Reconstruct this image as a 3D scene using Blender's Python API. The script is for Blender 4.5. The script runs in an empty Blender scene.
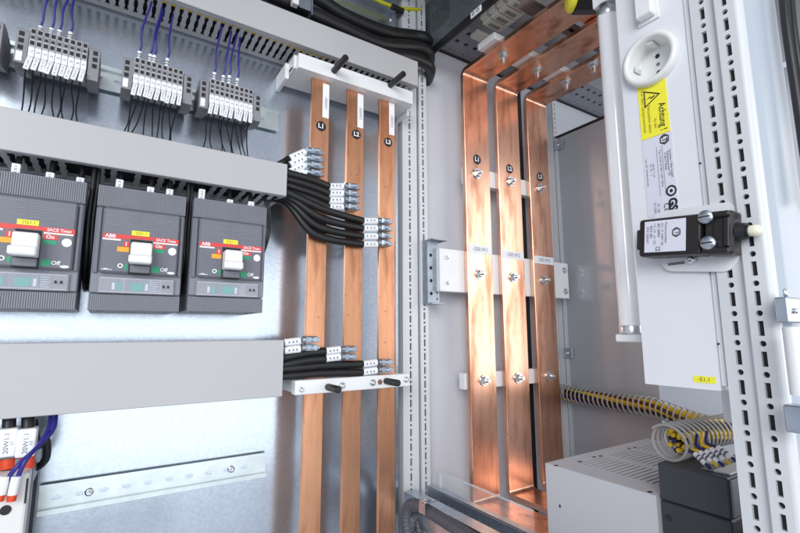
import bpy, bmesh, math, random
from mathutils import Vector, Matrix, noise
random.seed(7)
C = bpy.context.scene.collection
SC = bpy.context.scene
V = Vector
PI = math.pi

# ------------------------------------------------------------------ camera (a 20 mm view into an open switch cabinet)
FPX = 450.93
yaw, pit, rol = math.radians(33.03), math.radians(8.183), math.radians(-0.13)
CF = V((math.sin(yaw)*math.cos(pit), math.cos(yaw)*math.cos(pit), math.sin(pit)))
r0 = CF.cross(V((0, 0, 1))).normalized(); u0 = r0.cross(CF)
CR = r0*math.cos(rol)+u0*math.sin(rol); CU = -r0*math.sin(rol)+u0*math.cos(rol)

def A(px, py, Y=None, X=None, Z=None):
    """the point where the line of sight through a photo pixel meets a real cabinet plane (the plane is X, Y or Z = const)"""
    d = CF*FPX+CR*(px-400)-CU*(py-266.5)
    t = X/d.x if X is not None else Y/d.y if Y is not None else Z/d.z
    return d*t

cam = bpy.data.cameras.new('camera'); co = bpy.data.objects.new('camera', cam); C.objects.link(co)
cam.sensor_width = 36; cam.lens = FPX/800*36; cam.clip_start = .01; cam.clip_end = 100
m = Matrix((CR, CU, -CF)).transposed().to_4x4(); co.matrix_world = m
SC.camera = co

# ------------------------------------------------------------------ materials
def mat(name, col, rough=.5, metal=0., bump=0., bscale=300., var=0., vscale=8., rvar=0., spec=.5, stretch=None, coat=0.):
    M = bpy.data.materials.new(name); M.use_nodes = True
    nt = M.node_tree; N = nt.nodes; L = nt.links
    b = N['Principled BSDF']
    b.inputs['Base Color'].default_value = (*col, 1); b.inputs['Roughness'].default_value = rough
    b.inputs['Metallic'].default_value = metal; b.inputs['Specular IOR Level'].default_value = spec
    b.inputs['Coat Weight'].default_value = coat
    tc = N.new('ShaderNodeTexCoord'); vec = tc.outputs['Object']
    if stretch:
        mp = N.new('ShaderNodeMapping'); mp.inputs['Scale'].default_value = stretch
        L.new(vec, mp.inputs['Vector']); vec = mp.outputs['Vector']
    if var or rvar:
        n = N.new('ShaderNodeTexNoise'); n.inputs['Scale'].default_value = vscale; n.inputs['Detail'].default_value = 6
        L.new(vec, n.inputs['Vector'])
        if var:
            r = N.new('ShaderNodeMapRange'); r.inputs[1].default_value = .3; r.inputs[2].default_value = .7
            r.inputs[3].default_value = 1-var; r.inputs[4].default_value = 1+var
            L.new(n.outputs['Fac'], r.inputs[0])
            h = N.new('ShaderNodeHueSaturation'); h.inputs['Color'].default_value = (*col, 1)
            L.new(r.outputs[0], h.inputs['Value']); L.new(h.outputs[0], b.inputs['Base Color'])
        if rvar:
            r2 = N.new('ShaderNodeMapRange'); r2.inputs[1].default_value = .3; r2.inputs[2].default_value = .7
            r2.inputs[3].default_value = max(.02, rough-rvar); r2.inputs[4].default_value = rough+rvar
            L.new(n.outputs['Fac'], r2.inputs[0]); L.new(r2.outputs[0], b.inputs['Roughness'])
    if bump:
        n2 = N.new('ShaderNodeTexNoise'); n2.inputs['Scale'].default_value = bscale; n2.inputs['Detail'].default_value = 3
        L.new(vec, n2.inputs['Vector'])
        bp = N.new('ShaderNodeBump'); bp.inputs['Strength'].default_value = bump; bp.inputs['Distance'].default_value = .001
        L.new(n2.outputs['Fac'], bp.inputs['Height']); L.new(bp.outputs[0], b.inputs['Normal'])
    return M

def galv_plate():
    M = bpy.data.materials.new('galvanised_sheet'); M.use_nodes = True
    nt = M.node_tree; N = nt.nodes; L = nt.links; b = N['Principled BSDF']
    tc = N.new('ShaderNodeTexCoord')
    vo = N.new('ShaderNodeTexVoronoi'); vo.inputs['Scale'].default_value = 330; L.new(tc.outputs['Object'], vo.inputs['Vector'])
    n1 = N.new('ShaderNodeTexNoise'); n1.inputs['Scale'].default_value = 9; n1.inputs['Detail'].default_value = 5
    mp = N.new('ShaderNodeMapping'); mp.inputs['Scale'].default_value = (1, 1, .35); L.new(tc.outputs['Object'], mp.inputs['Vector'])
    L.new(mp.outputs[0], n1.inputs['Vector'])
    sp = N.new('ShaderNodeSeparateColor'); L.new(vo.outputs['Color'], sp.inputs[0])
    r1 = N.new('ShaderNodeMapRange'); r1.inputs[3].default_value = .94; r1.inputs[4].default_value = 1.05; L.new(sp.outputs[0], r1.inputs[0])
    r2 = N.new('ShaderNodeMapRange'); r2.inputs[1].default_value = .3; r2.inputs[2].default_value = .7
    r2.inputs[3].default_value = .94; r2.inputs[4].default_value = 1.05; L.new(n1.outputs['Fac'], r2.inputs[0])
    mu = N.new('ShaderNodeMath'); mu.operation = 'MULTIPLY'; L.new(r1.outputs[0], mu.inputs[0]); L.new(r2.outputs[0], mu.inputs[1])
    h = N.new('ShaderNodeHueSaturation'); h.inputs['Color'].default_value = (.56, .62, .70, 1); L.new(mu.outputs[0], h.inputs['Value'])
    L.new(h.outputs[0], b.inputs['Base Color'])
    b.inputs['Metallic'].default_value = .88
    r3 = N.new('ShaderNodeMapRange'); r3.inputs[1].default_value = .3; r3.inputs[2].default_value = .7
    r3.inputs[3].default_value = .16; r3.inputs[4].default_value = .24; L.new(n1.outputs['Fac'], r3.inputs[0]); L.new(r3.outputs[0], b.inputs['Roughness'])
    bp = N.new('ShaderNodeBump'); bp.inputs['Strength'].default_value = .05; bp.inputs['Distance'].default_value = .0006
    L.new(sp.outputs[1], bp.inputs['Height']); L.new(bp.outputs[0], b.inputs['Normal'])
    return M

def copper(name, base, dark, rough, grain=.05):
    M = bpy.data.materials.new(name); M.use_nodes = True
    nt = M.node_tree; N = nt.nodes; L = nt.links; b = N['Principled BSDF']
    tc = N.new('ShaderNodeTexCoord')
    def nz(scale, sc, det, rg=.5):
        mp = N.new('ShaderNodeMapping'); mp.inputs['Scale'].default_value = scale; L.new(tc.outputs['Object'], mp.inputs['Vector'])
        n = N.new('ShaderNodeTexNoise'); n.inputs['Scale'].default_value = sc; n.inputs['Detail'].default_value = det; n.inputs['Roughness'].default_value = rg
        L.new(mp.outputs[0], n.inputs['Vector']); return n.outputs['Fac']
    st = nz((160, 14, 3), 1, 5); smear = nz((30, 20, 6), 1, 4, .55); spot = nz((1, 1, 1), 55, 3, .5)
    def ramp(x, a, c, v):
        r = N.new('ShaderNodeMapRange'); r.interpolation_type = 'SMOOTHSTEP'; r.inputs[1].default_value = a; r.inputs[2].default_value = c; r.inputs[3].default_value = 0; r.inputs[4].default_value = v
        L.new(x, r.inputs[0]); return r.outputs[0]
    mxm = N.new('ShaderNodeMath'); mxm.operation = 'MAXIMUM'; L.new(ramp(smear, .45, .70, .9), mxm.inputs[0]); L.new(ramp(spot, .66, .80, .7), mxm.inputs[1])
    mx = N.new('ShaderNodeMix'); mx.data_type = 'RGBA'
    mx.inputs[6].default_value = (*base, 1); mx.inputs[7].default_value = (*dark, 1); L.new(mxm.outputs[0], mx.inputs[0])
    rs = N.new('ShaderNodeMapRange'); rs.inputs[1].default_value = .3; rs.inputs[2].default_value = .7
    rs.inputs[3].default_value = .93; rs.inputs[4].default_value = 1.05; L.new(st, rs.inputs[0])
    h = N.new('ShaderNodeHueSaturation'); L.new(mx.outputs[2], h.inputs['Color']); L.new(rs.outputs[0], h.inputs['Value'])
    L.new(h.outputs[0], b.inputs['Base Color']); b.inputs['Metallic'].default_value = 1
    rr = N.new('ShaderNodeMapRange'); rr.inputs[1].default_value = .3; rr.inputs[2].default_value = .7
    rr.inputs[3].default_value = rough-.05; rr.inputs[4].default_value = rough+.06; L.new(smear, rr.inputs[0]); L.new(rr.outputs[0], b.inputs['Roughness'])
    bp = N.new('ShaderNodeBump'); bp.inputs['Strength'].default_value = grain; bp.inputs['Distance'].default_value = .0008
    L.new(st, bp.inputs['Height']); L.new(bp.outputs[0], b.inputs['Normal'])
    return M

def clear(name, col, alpha, rough=.03):
    M = bpy.data.materials.new(name); M.use_nodes = True
    nt = M.node_tree; N = nt.nodes; L = nt.links
    b = N['Principled BSDF']; b.inputs['Base Color'].default_value = (*col, 1); b.inputs['Roughness'].default_value = rough
    b.inputs['Alpha'].default_value = alpha
    return M

GALV = galv_plate()
ZINC = mat('zinc_metal', (.50, .56, .63), .32, .95, .1, 500, .12, 60)
BOLT = mat('bolt_steel', (.72, .75, .78), .28, 1, 0, 1, .1, 200)
DUCT = mat('grey_duct_plastic', (.47, .47, .475), .42, 0, .06, 900, .02, 5)
DUCTIN = mat('duct_inside_plastic', (.33, .33, .335), .5)
RAIL = mat('rail_zinc', (.70, .76, .76), .3, .9, .05, 400, .08, 40)
LACQ = mat('grey_powder_coat', (.66, .68, .70), .38, 0, .08, 1400, .03, 4)
WALLP = mat('grey_panel_paint', (.69, .71, .77), .30, 0, .06, 1200, .03, 4)
WHITE = mat('white_lacquer', (.78, .80, .84), .32, 0, .05, 1500, .02, 6)
WPLAST = mat('white_plastic', (.82, .83, .83), .35, 0, .03, 900, .02, 20)
IVORY = mat('ivory_plastic', (.84, .82, .74), .45, 0, .05, 900, .04, 30)
PAPER = mat('white_label', (.85, .86, .88), .5)
PAPERL = mat('lavender_label', (.70, .71, .80), .45)
TUBEM = mat('milky_tube_glass', (.92, .925, .94), .16, 0, 0, 1, .01, 4, coat=.6)
CU_R = copper('polished_copper_bar', (.90, .515, .365), (.42, .18, .10), .30)
CU_L = copper('brushed_copper_bar', (.88, .445, .255), (.42, .17, .085), .33)
BRKR = mat('breaker_grey_plastic', (.23, .24, .275), .42, 0, .12, 1500, .05, 30)
BRKD = mat('breaker_dark_plastic', (.16, .165, .195), .45, 0, .1, 1500, .05, 40)
TERM = mat('terminal_grey_plastic', (.40, .40, .42), .5, 0, .05, 1200, .06, 60)
TERMD = mat('terminal_side_plastic', (.25, .25, .27), .55, 0, .05, 1200, .06, 60)
BLACK = mat('black_rubber', (.012, .012, .014), .42, 0, .08, 800)
CABLE = mat('black_cable_sheath', (.010, .010, .011), .45, 0, .12, 700, .2, 60)
HOLE = mat('dark_opening', (.022, .022, .025), .8)
BEAMG = mat('dull_zinc_beam', (.30, .31, .34), .42, .3, .1, 500, .08, 40)
BLUE = mat('blue_wire_sheath', (.025, .022, .22), .38)
YELLOW = mat('yellow_wire_sheath', (.80, .52, .02), .4)
YLAB = mat('yellow_label', (.93, .86, .05), .42)
RED = mat('red_print', (.72, .06, .05), .45)
ORANGE = mat('orange_print', (.85, .42, .03), .45)
GREEN = mat('green_print', (.02, .36, .17), .45)
INK = mat('black_print', (.015, .015, .018), .5)
INKG = mat('grey_print', (.16, .16, .2), .5)
BRINK = mat('faint_grey_print', (.26, .27, .31), .5)
OLIVE = mat('olive_print', (.25, .2, .01), .5)
WINK = mat('white_print', (.85, .85, .87), .45)
ORED = mat('red_sleeve', (.72, .07, .02), .4)
GLOSSY = mat('grey_gloss_panel', (.40, .425, .46), .17, .08, .02, 6, .05, 3)
DEV = mat('anthracite_plastic', (.042, .045, .055), .42, 0, .12, 1600, .06, 40)
DEVL = mat('slate_plastic', (.16, .17, .20), .45, 0, .1, 1600, .04, 40)
PSU = mat('light_grey_metal', (.56, .57, .60), .4, 0, .05, 1300, .02, 8)
BROWN = mat('dark_brown_plastic', (.014, .0105, .010), .30, 0, .1, 1500, .08, 60)
SPIRAL = mat('grey_spiral_wrap', (.36, .35, .34), .4)
COND = mat('grey_conduit_plastic', (.085, .085, .105), .45)
CLEAR = clear('clear_acrylic', (.9, .93, .97), .10)
CLEARE = clear('acrylic_edge', (.75, .82, .86), .55, .1)
SMOKE = clear('smoked_acrylic', (.12, .15, .16), .52, .06)
WINDOW = clear('clear_cover_plastic', (.62, .65, .72), .22, .08)

# ------------------------------------------------------------------ mesh builder
class MB:
    def __init__(s): s.v = []; s.f = []; s.mi = []; s.sm = []
    def add(s, vs, fs, mi=0, smooth=False):
        o = len(s.v); s.v += [V(p) for p in vs]
        for f in fs: s.f.append([o+i for i in f]); s.mi.append(mi); s.sm.append(smooth)
        return s
    def box(s, x0, x1, y0, y1, z0, z1, b=0., mi=0, M=None, seg=1):
        bm = bmesh.new(); bmesh.ops.create_cube(bm, size=1)
        x0, x1 = sorted((x0, x1)); y0, y1 = sorted((y0, y1)); z0, z1 = sorted((z0, z1))
        for q in bm.verts:
            q.co = V(((x0+x1)/2+q.co.x*(x1-x0), (y0+y1)/2+q.co.y*(y1-y0), (z0+z1)/2+q.co.z*(z1-z0)))
        if b:
            bmesh.ops.bevel(bm, geom=list(bm.edges), offset=min(b, .45*min(x1-x0, y1-y0, z1-z0)), segments=seg, profile=.5, affect='EDGES')
        bm.verts.index_update()
        s.add([(M @ q.co if M else q.co) for q in bm.verts], [[q.index for q in f.verts] for f in bm.faces], mi); bm.free()
        return s
    def cyl(s, p0, p1, r0, r1=None, n=16, mi=0, caps=True, smooth=True):
        p0 = V(p0); p1 = V(p1); r1 = r0 if r1 is None else r1
        d = (p1-p0).normalized(); a = d.orthogonal().normalized(); b = d.cross(a)
        vs = []
        for p, r in ((p0, r0), (p1, r1)):
            vs += [p+(a*math.cos(2*PI*i/n)+b*math.sin(2*PI*i/n))*r for i in range(n)]
        s.add(vs, [[i, (i+1) % n, n+(i+1) % n, n+i] for i in range(n)], mi, smooth)
        if caps:
            s.add(vs[:n], [list(range(n))[::-1]], mi); s.add(vs[n:], [list(range(n))], mi)
        return s
    def lathe(s, o, d, prof, n=28, mi=0):
        """prof: (radius, height along d)"""
        o = V(o); d = V(d).normalized(); a = d.orthogonal().normalized(); b = d.cross(a); vs = []
        for r, h in prof: vs += [o+d*h+(a*math.cos(2*PI*i/n)+b*math.sin(2*PI*i/n))*r for i in range(n)]
        fs = [[k*n+i, k*n+(i+1) % n, (k+1)*n+(i+1) % n, (k+1)*n+i] for k in range(len(prof)-1) for i in range(n)]
        return s.add(vs, fs, mi, True)
    def tube(s, pts, r, n=10, mi=0, sub=6, caps=True, rad=None):
        P = smooth(pts, sub) if sub > 1 else [V(p) for p in pts]
        d = (P[1]-P[0]).normalized(); a = d.orthogonal().normalized(); vs = []
        for i, p in enumerate(P):
            t = (P[min(i+1, len(P)-1)]-P[max(i-1, 0)]).normalized()
            a = (a-t*a.dot(t)).normalized(); b = t.cross(a); rr = rad(i) if rad else r
            vs += [p+(a*math.cos(2*PI*k/n)+b*math.sin(2*PI*k/n))*rr for k in range(n)]
        fs = [[i*n+k, i*n+(k+1) % n, (i+1)*n+(k+1) % n, (i+1)*n+k] for i in range(len(P)-1) for k in range(n)]
        s.add(vs, fs, mi, True)
        if caps: s.add(vs[:n], [list(range(n))[::-1]], mi); s.add(vs[-n:], [list(range(n))], mi)
        return s
    def prism(s, poly, o, u, w, d, mi=0):
        """poly of (a,b) in the plane o+a*u+b*w, extruded along vector d"""
        o = V(o); u = V(u); w = V(w); d = V(d); n = len(poly)
        p = [o+u*a+w*b for a, b in poly]
        s.add(p+[q+d for q in p], [list(range(n))[::-1], [n+i for i in range(n)]]+[[i, (i+1) % n, n+(i+1) % n, n+i] for i in range(n)], mi)
        return s
    def quad(s, o, u, w, mi=0):
        o = V(o); u = V(u); w = V(w); return s.add([o, o+u, o+u+w, o+w], [[0, 1, 2, 3]], mi)
    def disc(s, o, u, w, n=24, mi=0):
        o = V(o); u = V(u); w = V(w)
        return s.add([o+u*math.cos(2*PI*i/n)+w*math.sin(2*PI*i/n) for i in range(n)], [list(range(n))], mi)
    def ring(s, o, u, w, k, n=24, mi=0):
        o = V(o); u = V(u); w = V(w)
        P = [o+u*math.cos(2*PI*i/n)+w*math.sin(2*PI*i/n) for i in range(n)]; Q = [o+(p-o)*k for p in P]
        return s.add(P+Q, [[i, (i+1) % n, n+(i+1) % n, n+i] for i in range(n)], mi)
    def text(s, t, o, right, up, size, mi=0, align='CENTER', width=None, bold=0.):
        cu = bpy.data.curves.new('t', 'FONT'); cu.body = t; cu.size = size; cu.align_x = align; cu.align_y = 'CENTER'; cu.offset = bold*size; cu.resolution_u = 3
        ob = bpy.data.objects.new('t', cu); C.objects.link(ob)
        dg = bpy.context.evaluated_depsgraph_get(); me = bpy.data.meshes.new_from_object(ob.evaluated_get(dg))
        o = V(o); right = V(right).normalized(); up = V(up).normalized(); k = 1
        if width and me.vertices:
            w = max(q.co.x for q in me.vertices)-min(q.co.x for q in me.vertices); k = width/w
        s.add([o+right*q.co.x*k+up*q.co.y for q in me.vertices], [list(p.vertices) for p in me.polygons], mi)
        bpy.data.objects.remove(ob); bpy.data.curves.remove(cu); bpy.data.meshes.remove(me)
        return s
    def build(s, name, mats, parent=None):
        me = bpy.data.meshes.new(name)
        off = world_loc(parent) if parent else V((0, 0, 0))
        if not isinstance(mats, (list, tuple)): mats = [mats]
        if not parent:
            xs = [q.x for q in s.v]; ys = [q.y for q in s.v]; zs = [q.z for q in s.v]
            off = V(((min(xs)+max(xs))/2, (min(ys)+max(ys))/2, min(zs)))
        me.from_pydata([q-off for q in s.v], [], s.f)
        for q in mats: me.materials.append(q)
        me.polygons.foreach_set('material_index', s.mi); me.polygons.foreach_set('use_smooth', s.sm); me.update()
        o = bpy.data.objects.new(name, me); C.objects.link(o)
        if parent: o.parent = parent
        else: o.location = off
        return o

def world_loc(o):
    l = V((0, 0, 0))
    while o: l = l+o.location; o = o.parent
    return l

def smooth(pts, sub=6):
    P = [V(p) for p in pts]
    if len(P) < 3: return P
    out = []
    for i in range(len(P)-1):
        a = P[max(i-1, 0)]; b = P[i]; c = P[i+1]; d = P[min(i+2, len(P)-1)]
        for k in range(sub):
            t = k/sub
            out.append(.5*((2*b)+(c-a)*t+(2*a-5*b+4*c-d)*t*t+(3*b-a-3*c+d)*t**3))
    return out+[P[-1]]

def perf(mb, o, u, w, L0, L1, width, holes, depth=V((0, 0, 0)), mi=0, mih=1, floor=True):
    """a strip along u (from L0 to L1) of a given width along w with real openings; holes = (centre along u, 'r' half length, half width) or ('c', radius)"""
    o = V(o); u = V(u); w = V(w); hs = sorted(holes, key=lambda h: h[0]); cur = L0
    def q(a, b): return o+u*a+w*b
    def rect(a0, a1):
        if a1-a0 > 1e-6: mb.add([q(a0, -width/2), q(a1, -width/2), q(a1, width/2), q(a0, width/2)], [[0, 1, 2, 3]], mi)
    for c, kind, ha, hb in hs:
        e = ha*1.25; a0, a1 = c-e, c+e
        if a0 < cur-1e-6 or a1 > L1: continue
        rect(cur, a0); cur = a1
        hw = width/2; ca = math.atan2(hw, e)
        ang = sorted([ca, PI-ca, PI+ca, 2*PI-ca]+[i*PI/4 for i in range(8)]+([math.atan2(hb, ha), PI-math.atan2(hb, ha), PI+math.atan2(hb, ha), 2*PI-math.atan2(hb, ha)] if kind == 'r' else [i*PI/4+PI/8 for i in range(8)]))
        out = []; inn = []
        for t in ang:
            cx, sx = math.cos(t), math.sin(t)
            k = min(e/abs(cx) if abs(cx) > 1e-9 else 9, hw/abs(sx) if abs(sx) > 1e-9 else 9)
            out.append(q(c+cx*k, sx*k))
            if kind == 'r': j = min(ha/abs(cx) if abs(cx) > 1e-9 else 9, hb/abs(sx) if abs(sx) > 1e-9 else 9)
            else: j = 1/math.sqrt((cx/ha)**2+(sx/hb)**2)
            inn.append(q(c+cx*j, sx*j))
        n = len(ang)
        mb.add(out+inn, [[i, (i+1) % n, n+(i+1) % n, n+i] for i in range(n)], mi)
        dp = [p+depth for p in inn]
        mb.add(inn+dp, [[i, (i+1) % n, n+(i+1) % n, n+i] for i in range(n)], mi)
        if floor: mb.add([p+depth for p in inn], [list(range(n))], mih)
    rect(cur, L1)

def tag(o, label, cat, group=None, kind=None):
    o['label'] = label; o['category'] = cat
    if group: o['group'] = group
    if kind: o['kind'] = kind
    return o

def thing(name, label, cat, loc, group=None):
    o = bpy.data.objects.new(name, None); C.objects.link(o); o.location = V(loc); o.empty_display_size = .02
    return tag(o, label, cat, group)

def struct(o): o['kind'] = 'structure'; return o

def dup(root, loc, label):
    r = root.copy(); C.objects.link(r); r.location = V(loc); r['label'] = label
    for ch in list(root.children):
        c = ch.copy(); C.objects.link(c); c.parent = r
        for g in list(ch.children):
            d = g.copy(); C.objects.link(d); d.parent = c
    return r

def hexbolt(mb, p, d, r=.0065, h=.005, washer=True, stud=.006, mi=0):
    p = V(p); d = V(d).normalized()
    if washer: mb.cyl(p, p+d*.0018, r*1.45, n=20, mi=mi); p = p+d*.0018
    mb.cyl(p, p+d*h, r, n=6, mi=mi, smooth=False)
    if stud: mb.cyl(p+d*h, p+d*(h+stud), r*.55, r*.5, n=12, mi=mi)

def screw(mb, p, d, r=.005, mi=0, mih=None):
    p = V(p); d = V(d).normalized()
    mb.lathe(p, d, [(r, 0), (r, .0012), (r*.7, .0024), (r*.35, .0026), (r*.3, .0014), (.00001, .0014)], 16, mi)

# ================================================================== the setting: the cabinet shell
YP = .72                                  # face of the mounting plate
b = MB().box(-.62, 1.45, YP+.03, YP+.034, -.62, .80); struct(b.build('back_wall', WALLP))
b = MB().box(-.62, 1.45, .05, .75, -.50, -.48); struct(b.build('cabinet_floor', WALLP))
b = MB().box(-.62, 1.45, .10, .75, .70, .704); struct(b.build('cabinet_ceiling', mat('ceiling_paint', (.52, .52, .55), .4, 0, .06, 1200)))

# galvanised mounting plate with a folded right edge
b = MB().box(-.60, .452, YP, YP+.003, -.47, .69)
b.box(.4465, .452, YP-.018, YP-.0003, -.47, .69)
mp_ = b.build('mounting_plate', GALV); tag(mp_, 'galvanised steel mounting plate behind the breakers and terminal rails', 'mounting plate')
b = MB(); screw(b, A(392, 20, Y=YP-.0003), (0, -1, 0), .006); b.build('screw', BOLT, mp_)

# ------------------------------------------------------------------ rear frame post between the bays
rp = thing('frame_post', 'grey perforated frame post at the back, between the left and right bays', 'frame post', (.49, .72, -.47))
PT = .0254
def column(L0, L1, ph, ra=.0066, rb=.0021, cr=.0024):
    h = []; z = L0+ph
    while z < L1-.01:
        h.append((z, 'r', ra, rb)); h.append((z+PT/2, 'c', cr, cr)); z += PT
    return h
b = MB()
perf(b, (.4785, .70, 0), (0, 0, 1), (1, 0, 0), -.47, .695, .034, column(-.47, .695, .01), V((0, .003, 0)))
b.add([(.4615, .70, -.47), (.4615, .72, -.47), (.4615, .72, .695), (.4615, .70, .695)], [[0, 1, 2, 3]])
b.build('front_flange', [LACQ, HOLE], rp)
b = MB(); b.box(.4957, .5003, .703, .72, -.47, .695); b.build('groove', mat('groove_paint', (.20, .205, .22), .5), rp)
b = MB()
perf(b, (.5098, .6985, 0), (0, 0, 1), (1, 0, 0), -.47, .695, .019, column(-.47, .695, .0165), V((0, .003, 0)))
perf(b, (.5193, .711, 0), (0, 0, 1), (0, 1, 0), -.47, .695, .0245, [(z, 'c', .0019, .0019) for z in [-.46+k*.0127 for k in range(90)]], V((-.003, 0, 0)))
b.add([(.5003, .6985, -.47), (.5003, .703, -.47), (.5003, .703, .695), (.5003, .6985, .695)], [[0, 1, 2, 3]])
b.build('side_flange', [LACQ, HOLE], rp)

# ------------------------------------------------------------------ cable ducts with slotted walls and smooth covers
def duct(label, x0, x1, z0, z1, yf, pitch, slotw, skip=lambda k, x: False, bottom=True):
    d = thing('cable_duct', label, 'cable duct', ((x0+x1)/2, YP, z0), 'grey cable ducts on the mounting plate')
    b = MB(); b.box(x0, x1, yf, yf+.0025, z0-.0008, z1+.0008, .0008)
    b.box(x0, x1, yf+.0027, yf+.010, z1-.0012, z1+.0008); b.box(x0, x1, yf+.0027, yf+.010, z0-.0008, z0+.0012)
    b.build('duct_cover', DUCT, d)
    b = MB(); b.box(x0+.001, x1-.001, YP-.004, YP-.0006, z0+.002, z1-.002); 
    for zz, sg in ((z0+.0004, 1), (z1-.0004, -1)):
        n = int((x1-x0-.004)/pitch)
        for k in range(n+1):
            xc = x1-.004-k*pitch; fw = pitch-slotw
            if zz < (z0+z1)/2 and skip(k, xc): continue
            b.box(xc-fw/2, xc+fw/2, yf+.0128, YP-.013, zz, zz+sg*.0016)
            b.box(xc-fw/2-.0009, xc+fw/2+.0009, yf+.028, yf+.034, zz+sg*.0001, zz+sg*.0015)
            b.box(xc-fw/2-.0009, xc+fw/2+.0009, yf+.05, yf+.056, zz+sg*.0001, zz+sg*.0015)
        b.box(x0, x1, YP-.0127, YP-.0042, zz, zz+sg*.0018)
        b.box(x0, x1, yf+.0103, yf+.0126, zz, zz+sg*.0018)
    b.build('slotted_wall', DUCT, d)
    b = MB(); b.box(x0+.002, x1-.003, yf+.030, YP-.006, z0+.009, z1-.009); b.build('dark_wire_fill', HOLE, d)  # dark block for the shaded duct interior and its black wires
    return d
D_TOP = duct('long grey cable duct at the top, its underside slotted with yellow wires showing', -.58, .4605, .4565, .505, .644, .0112, .0052)
D_MID = duct('grey cable duct above the three breakers with black cables leaving its right end', -.58, .2105, .1985, .2458, .63, .0132, .0072, lambda k, x: k in (5, 8, 9, 13, 15, 18, 19))
D_LOW = duct('wide grey cable duct below the three breakers', -.58, .216, -.0890, -.0125, .635, .0125, .006)
b = MB()
for k in range(2):
    b.tube([(-.1, .6592+.0032*k, .4600+.001*(k % 2)), (.06, .6585+.0034*k, .4595), (.13, .6596+.003*k, .4602), (.2, .6588+.0036*k, .4600), (.27, .660+.003*k, .4596), (.30, .666+.0035*k, .470)], .0019, 8)
tag(b.build('yellow_wire', YELLOW), 'bundle of yellow wires seen through the slots under the top duct', 'wire')

# ------------------------------------------------------------------ DIN rails
def rail(label, x0, x1, zc):
    r = thing('mounting_rail', label, 'rail', ((x0+x1)/2, YP, zc), 'top hat mounting rails on the plate')
    b = MB(); h = .0175; y0 = YP-.0075
    holes = []; x = x0+.016; k = 0
    while x < x1-.012: holes.append((x, 'c', .0062, .0026)); x += .025
    perf(b, (0, YP-.0015, zc), (1, 0, 0), (0, 0, 1), x0, x1, .024, holes, V((0, .0012, 0)), 0, 1)
    for sg in (1, -1):
        b.box(x0, x1, y0+.0012, YP-.0017, zc+sg*.0121, zc+sg*.0133)
        b.box(x0, x1, y0, y0+.0012, zc+sg*.0121, zc+sg*h)
    b.build('rail_profile', [RAIL, GALV], r)
    for xs in (x0+.05, x1-.05):
        if -.2 < xs < .3:
            b = MB(); screw(b, (xs, YP-.0017, zc), (0, -1, 0), .0048); b.build('screw', BOLT, r)
    return r
rail('upper mounting rail carrying the grey terminal blocks', -.5, .2208, .3505)
rail('bare lower mounting rail below the wide duct', -.0504, .2215, -.199)

# ------------------------------------------------------------------ terminal blocks
def tb_profile(x0, x1, mb, zt, zb, yf, mi=0):
    poly = [(.7095, zt-.004), (.676, zt), (yf+.006, zt-.001), (yf, zt-.005), (yf, zb+.018), (yf+.012, zb+.0165), (yf+.018, zb+.0150), (.7095, zb+.0250)]
    mb.prism([(y, z) for y, z in poly], (x0, 0, 0), (0, 1, 0), (0, 0, 1), (x1-x0, 0, 0), mi)

def terminal_strip(label, x0, n, pitch=.00568, code='1'):
    yf = .655; zt, zb = .366, .303
    t = thing('terminal_strip', label, 'terminal block', (x0+n*pitch/2, .7, .3), 'terminal blocks on the upper rail')
    for s in (-1, 1):
        xa = x0-.0125 if s < 0 else x0+n*pitch+.0008; xb = xa+.0117
        b = MB(); tb_profile(xa, xb, b, zt-.004, zb-.006, yf+.002, 0)
        for k in range(3):
            z = zt-.014-k*.0088; xm = (xa+xb)/2+.001*s
            b.box(xm-.0025, xm+.0025, yf+.0016, yf+.003, z-.0028, z+.0028, 0, 1)
        if s < 0: b.box(xa+.0015, xa+.0075, yf+.0012, yf+.003, zt-.049, zt-.037, 0, 2)
        b.build('end_clamp', [TERMD, HOLE, PAPER], t)
    for k in range(n):
        xa = x0+k*pitch; xb = xa+pitch-.0004; xm = (xa+xb)/2
        b = MB(); tb_profile(xa, xb, b, zt, zb, yf)
        for z, hh in ((zt-.0085, .0021), (zt-.0235, .0021)):
            b.box(xm-.0021, xm+.0021, yf-.0002, yf+.002, z-hh*1.2, z+hh*1.2, 0, 1)
        b.box(xm-.0028, xm+.0028, yf-.0001, yf+.002, zt-.0186, zt-.0122, 0, 2); b.box(xm-.0016, xm+.0016, yf-.0003, yf+.002, zt-.0178, zt-.0148, 0, 1)
        b.build('terminal', [TERM, HOLE, TERMD], t)
    b = MB()
    for k in range(n):
        xa = x0+k*pitch; b.box(xa+.0002, xa+pitch-.0003, yf-.001, yf+.001, .3245, .3368, .0004)
        b.text(str((k*3+int(code)*7) % 60+10), (xa+pitch/2, yf-.0012, .331), (1, 0, 0), (0, 0, 1), .0036, 1)
    b.build('marker_strip', [PAPER, INKG], t)
    return t
X1, X2, X3 = -.1041, .0068, .1011
terminal_strip('leftmost full grey terminal block on the upper rail', X1+.003, 9, .0064, '1')
terminal_strip('middle grey terminal block on the upper rail', X2, 9, .0066, '2')
terminal_strip('rightmost grey terminal block, next to the end of the upper rail', X3, 9, .0068, '3')
terminal_strip('grey terminal block cut off by the left edge of the picture', -.196, 9, .0064, '4')

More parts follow.
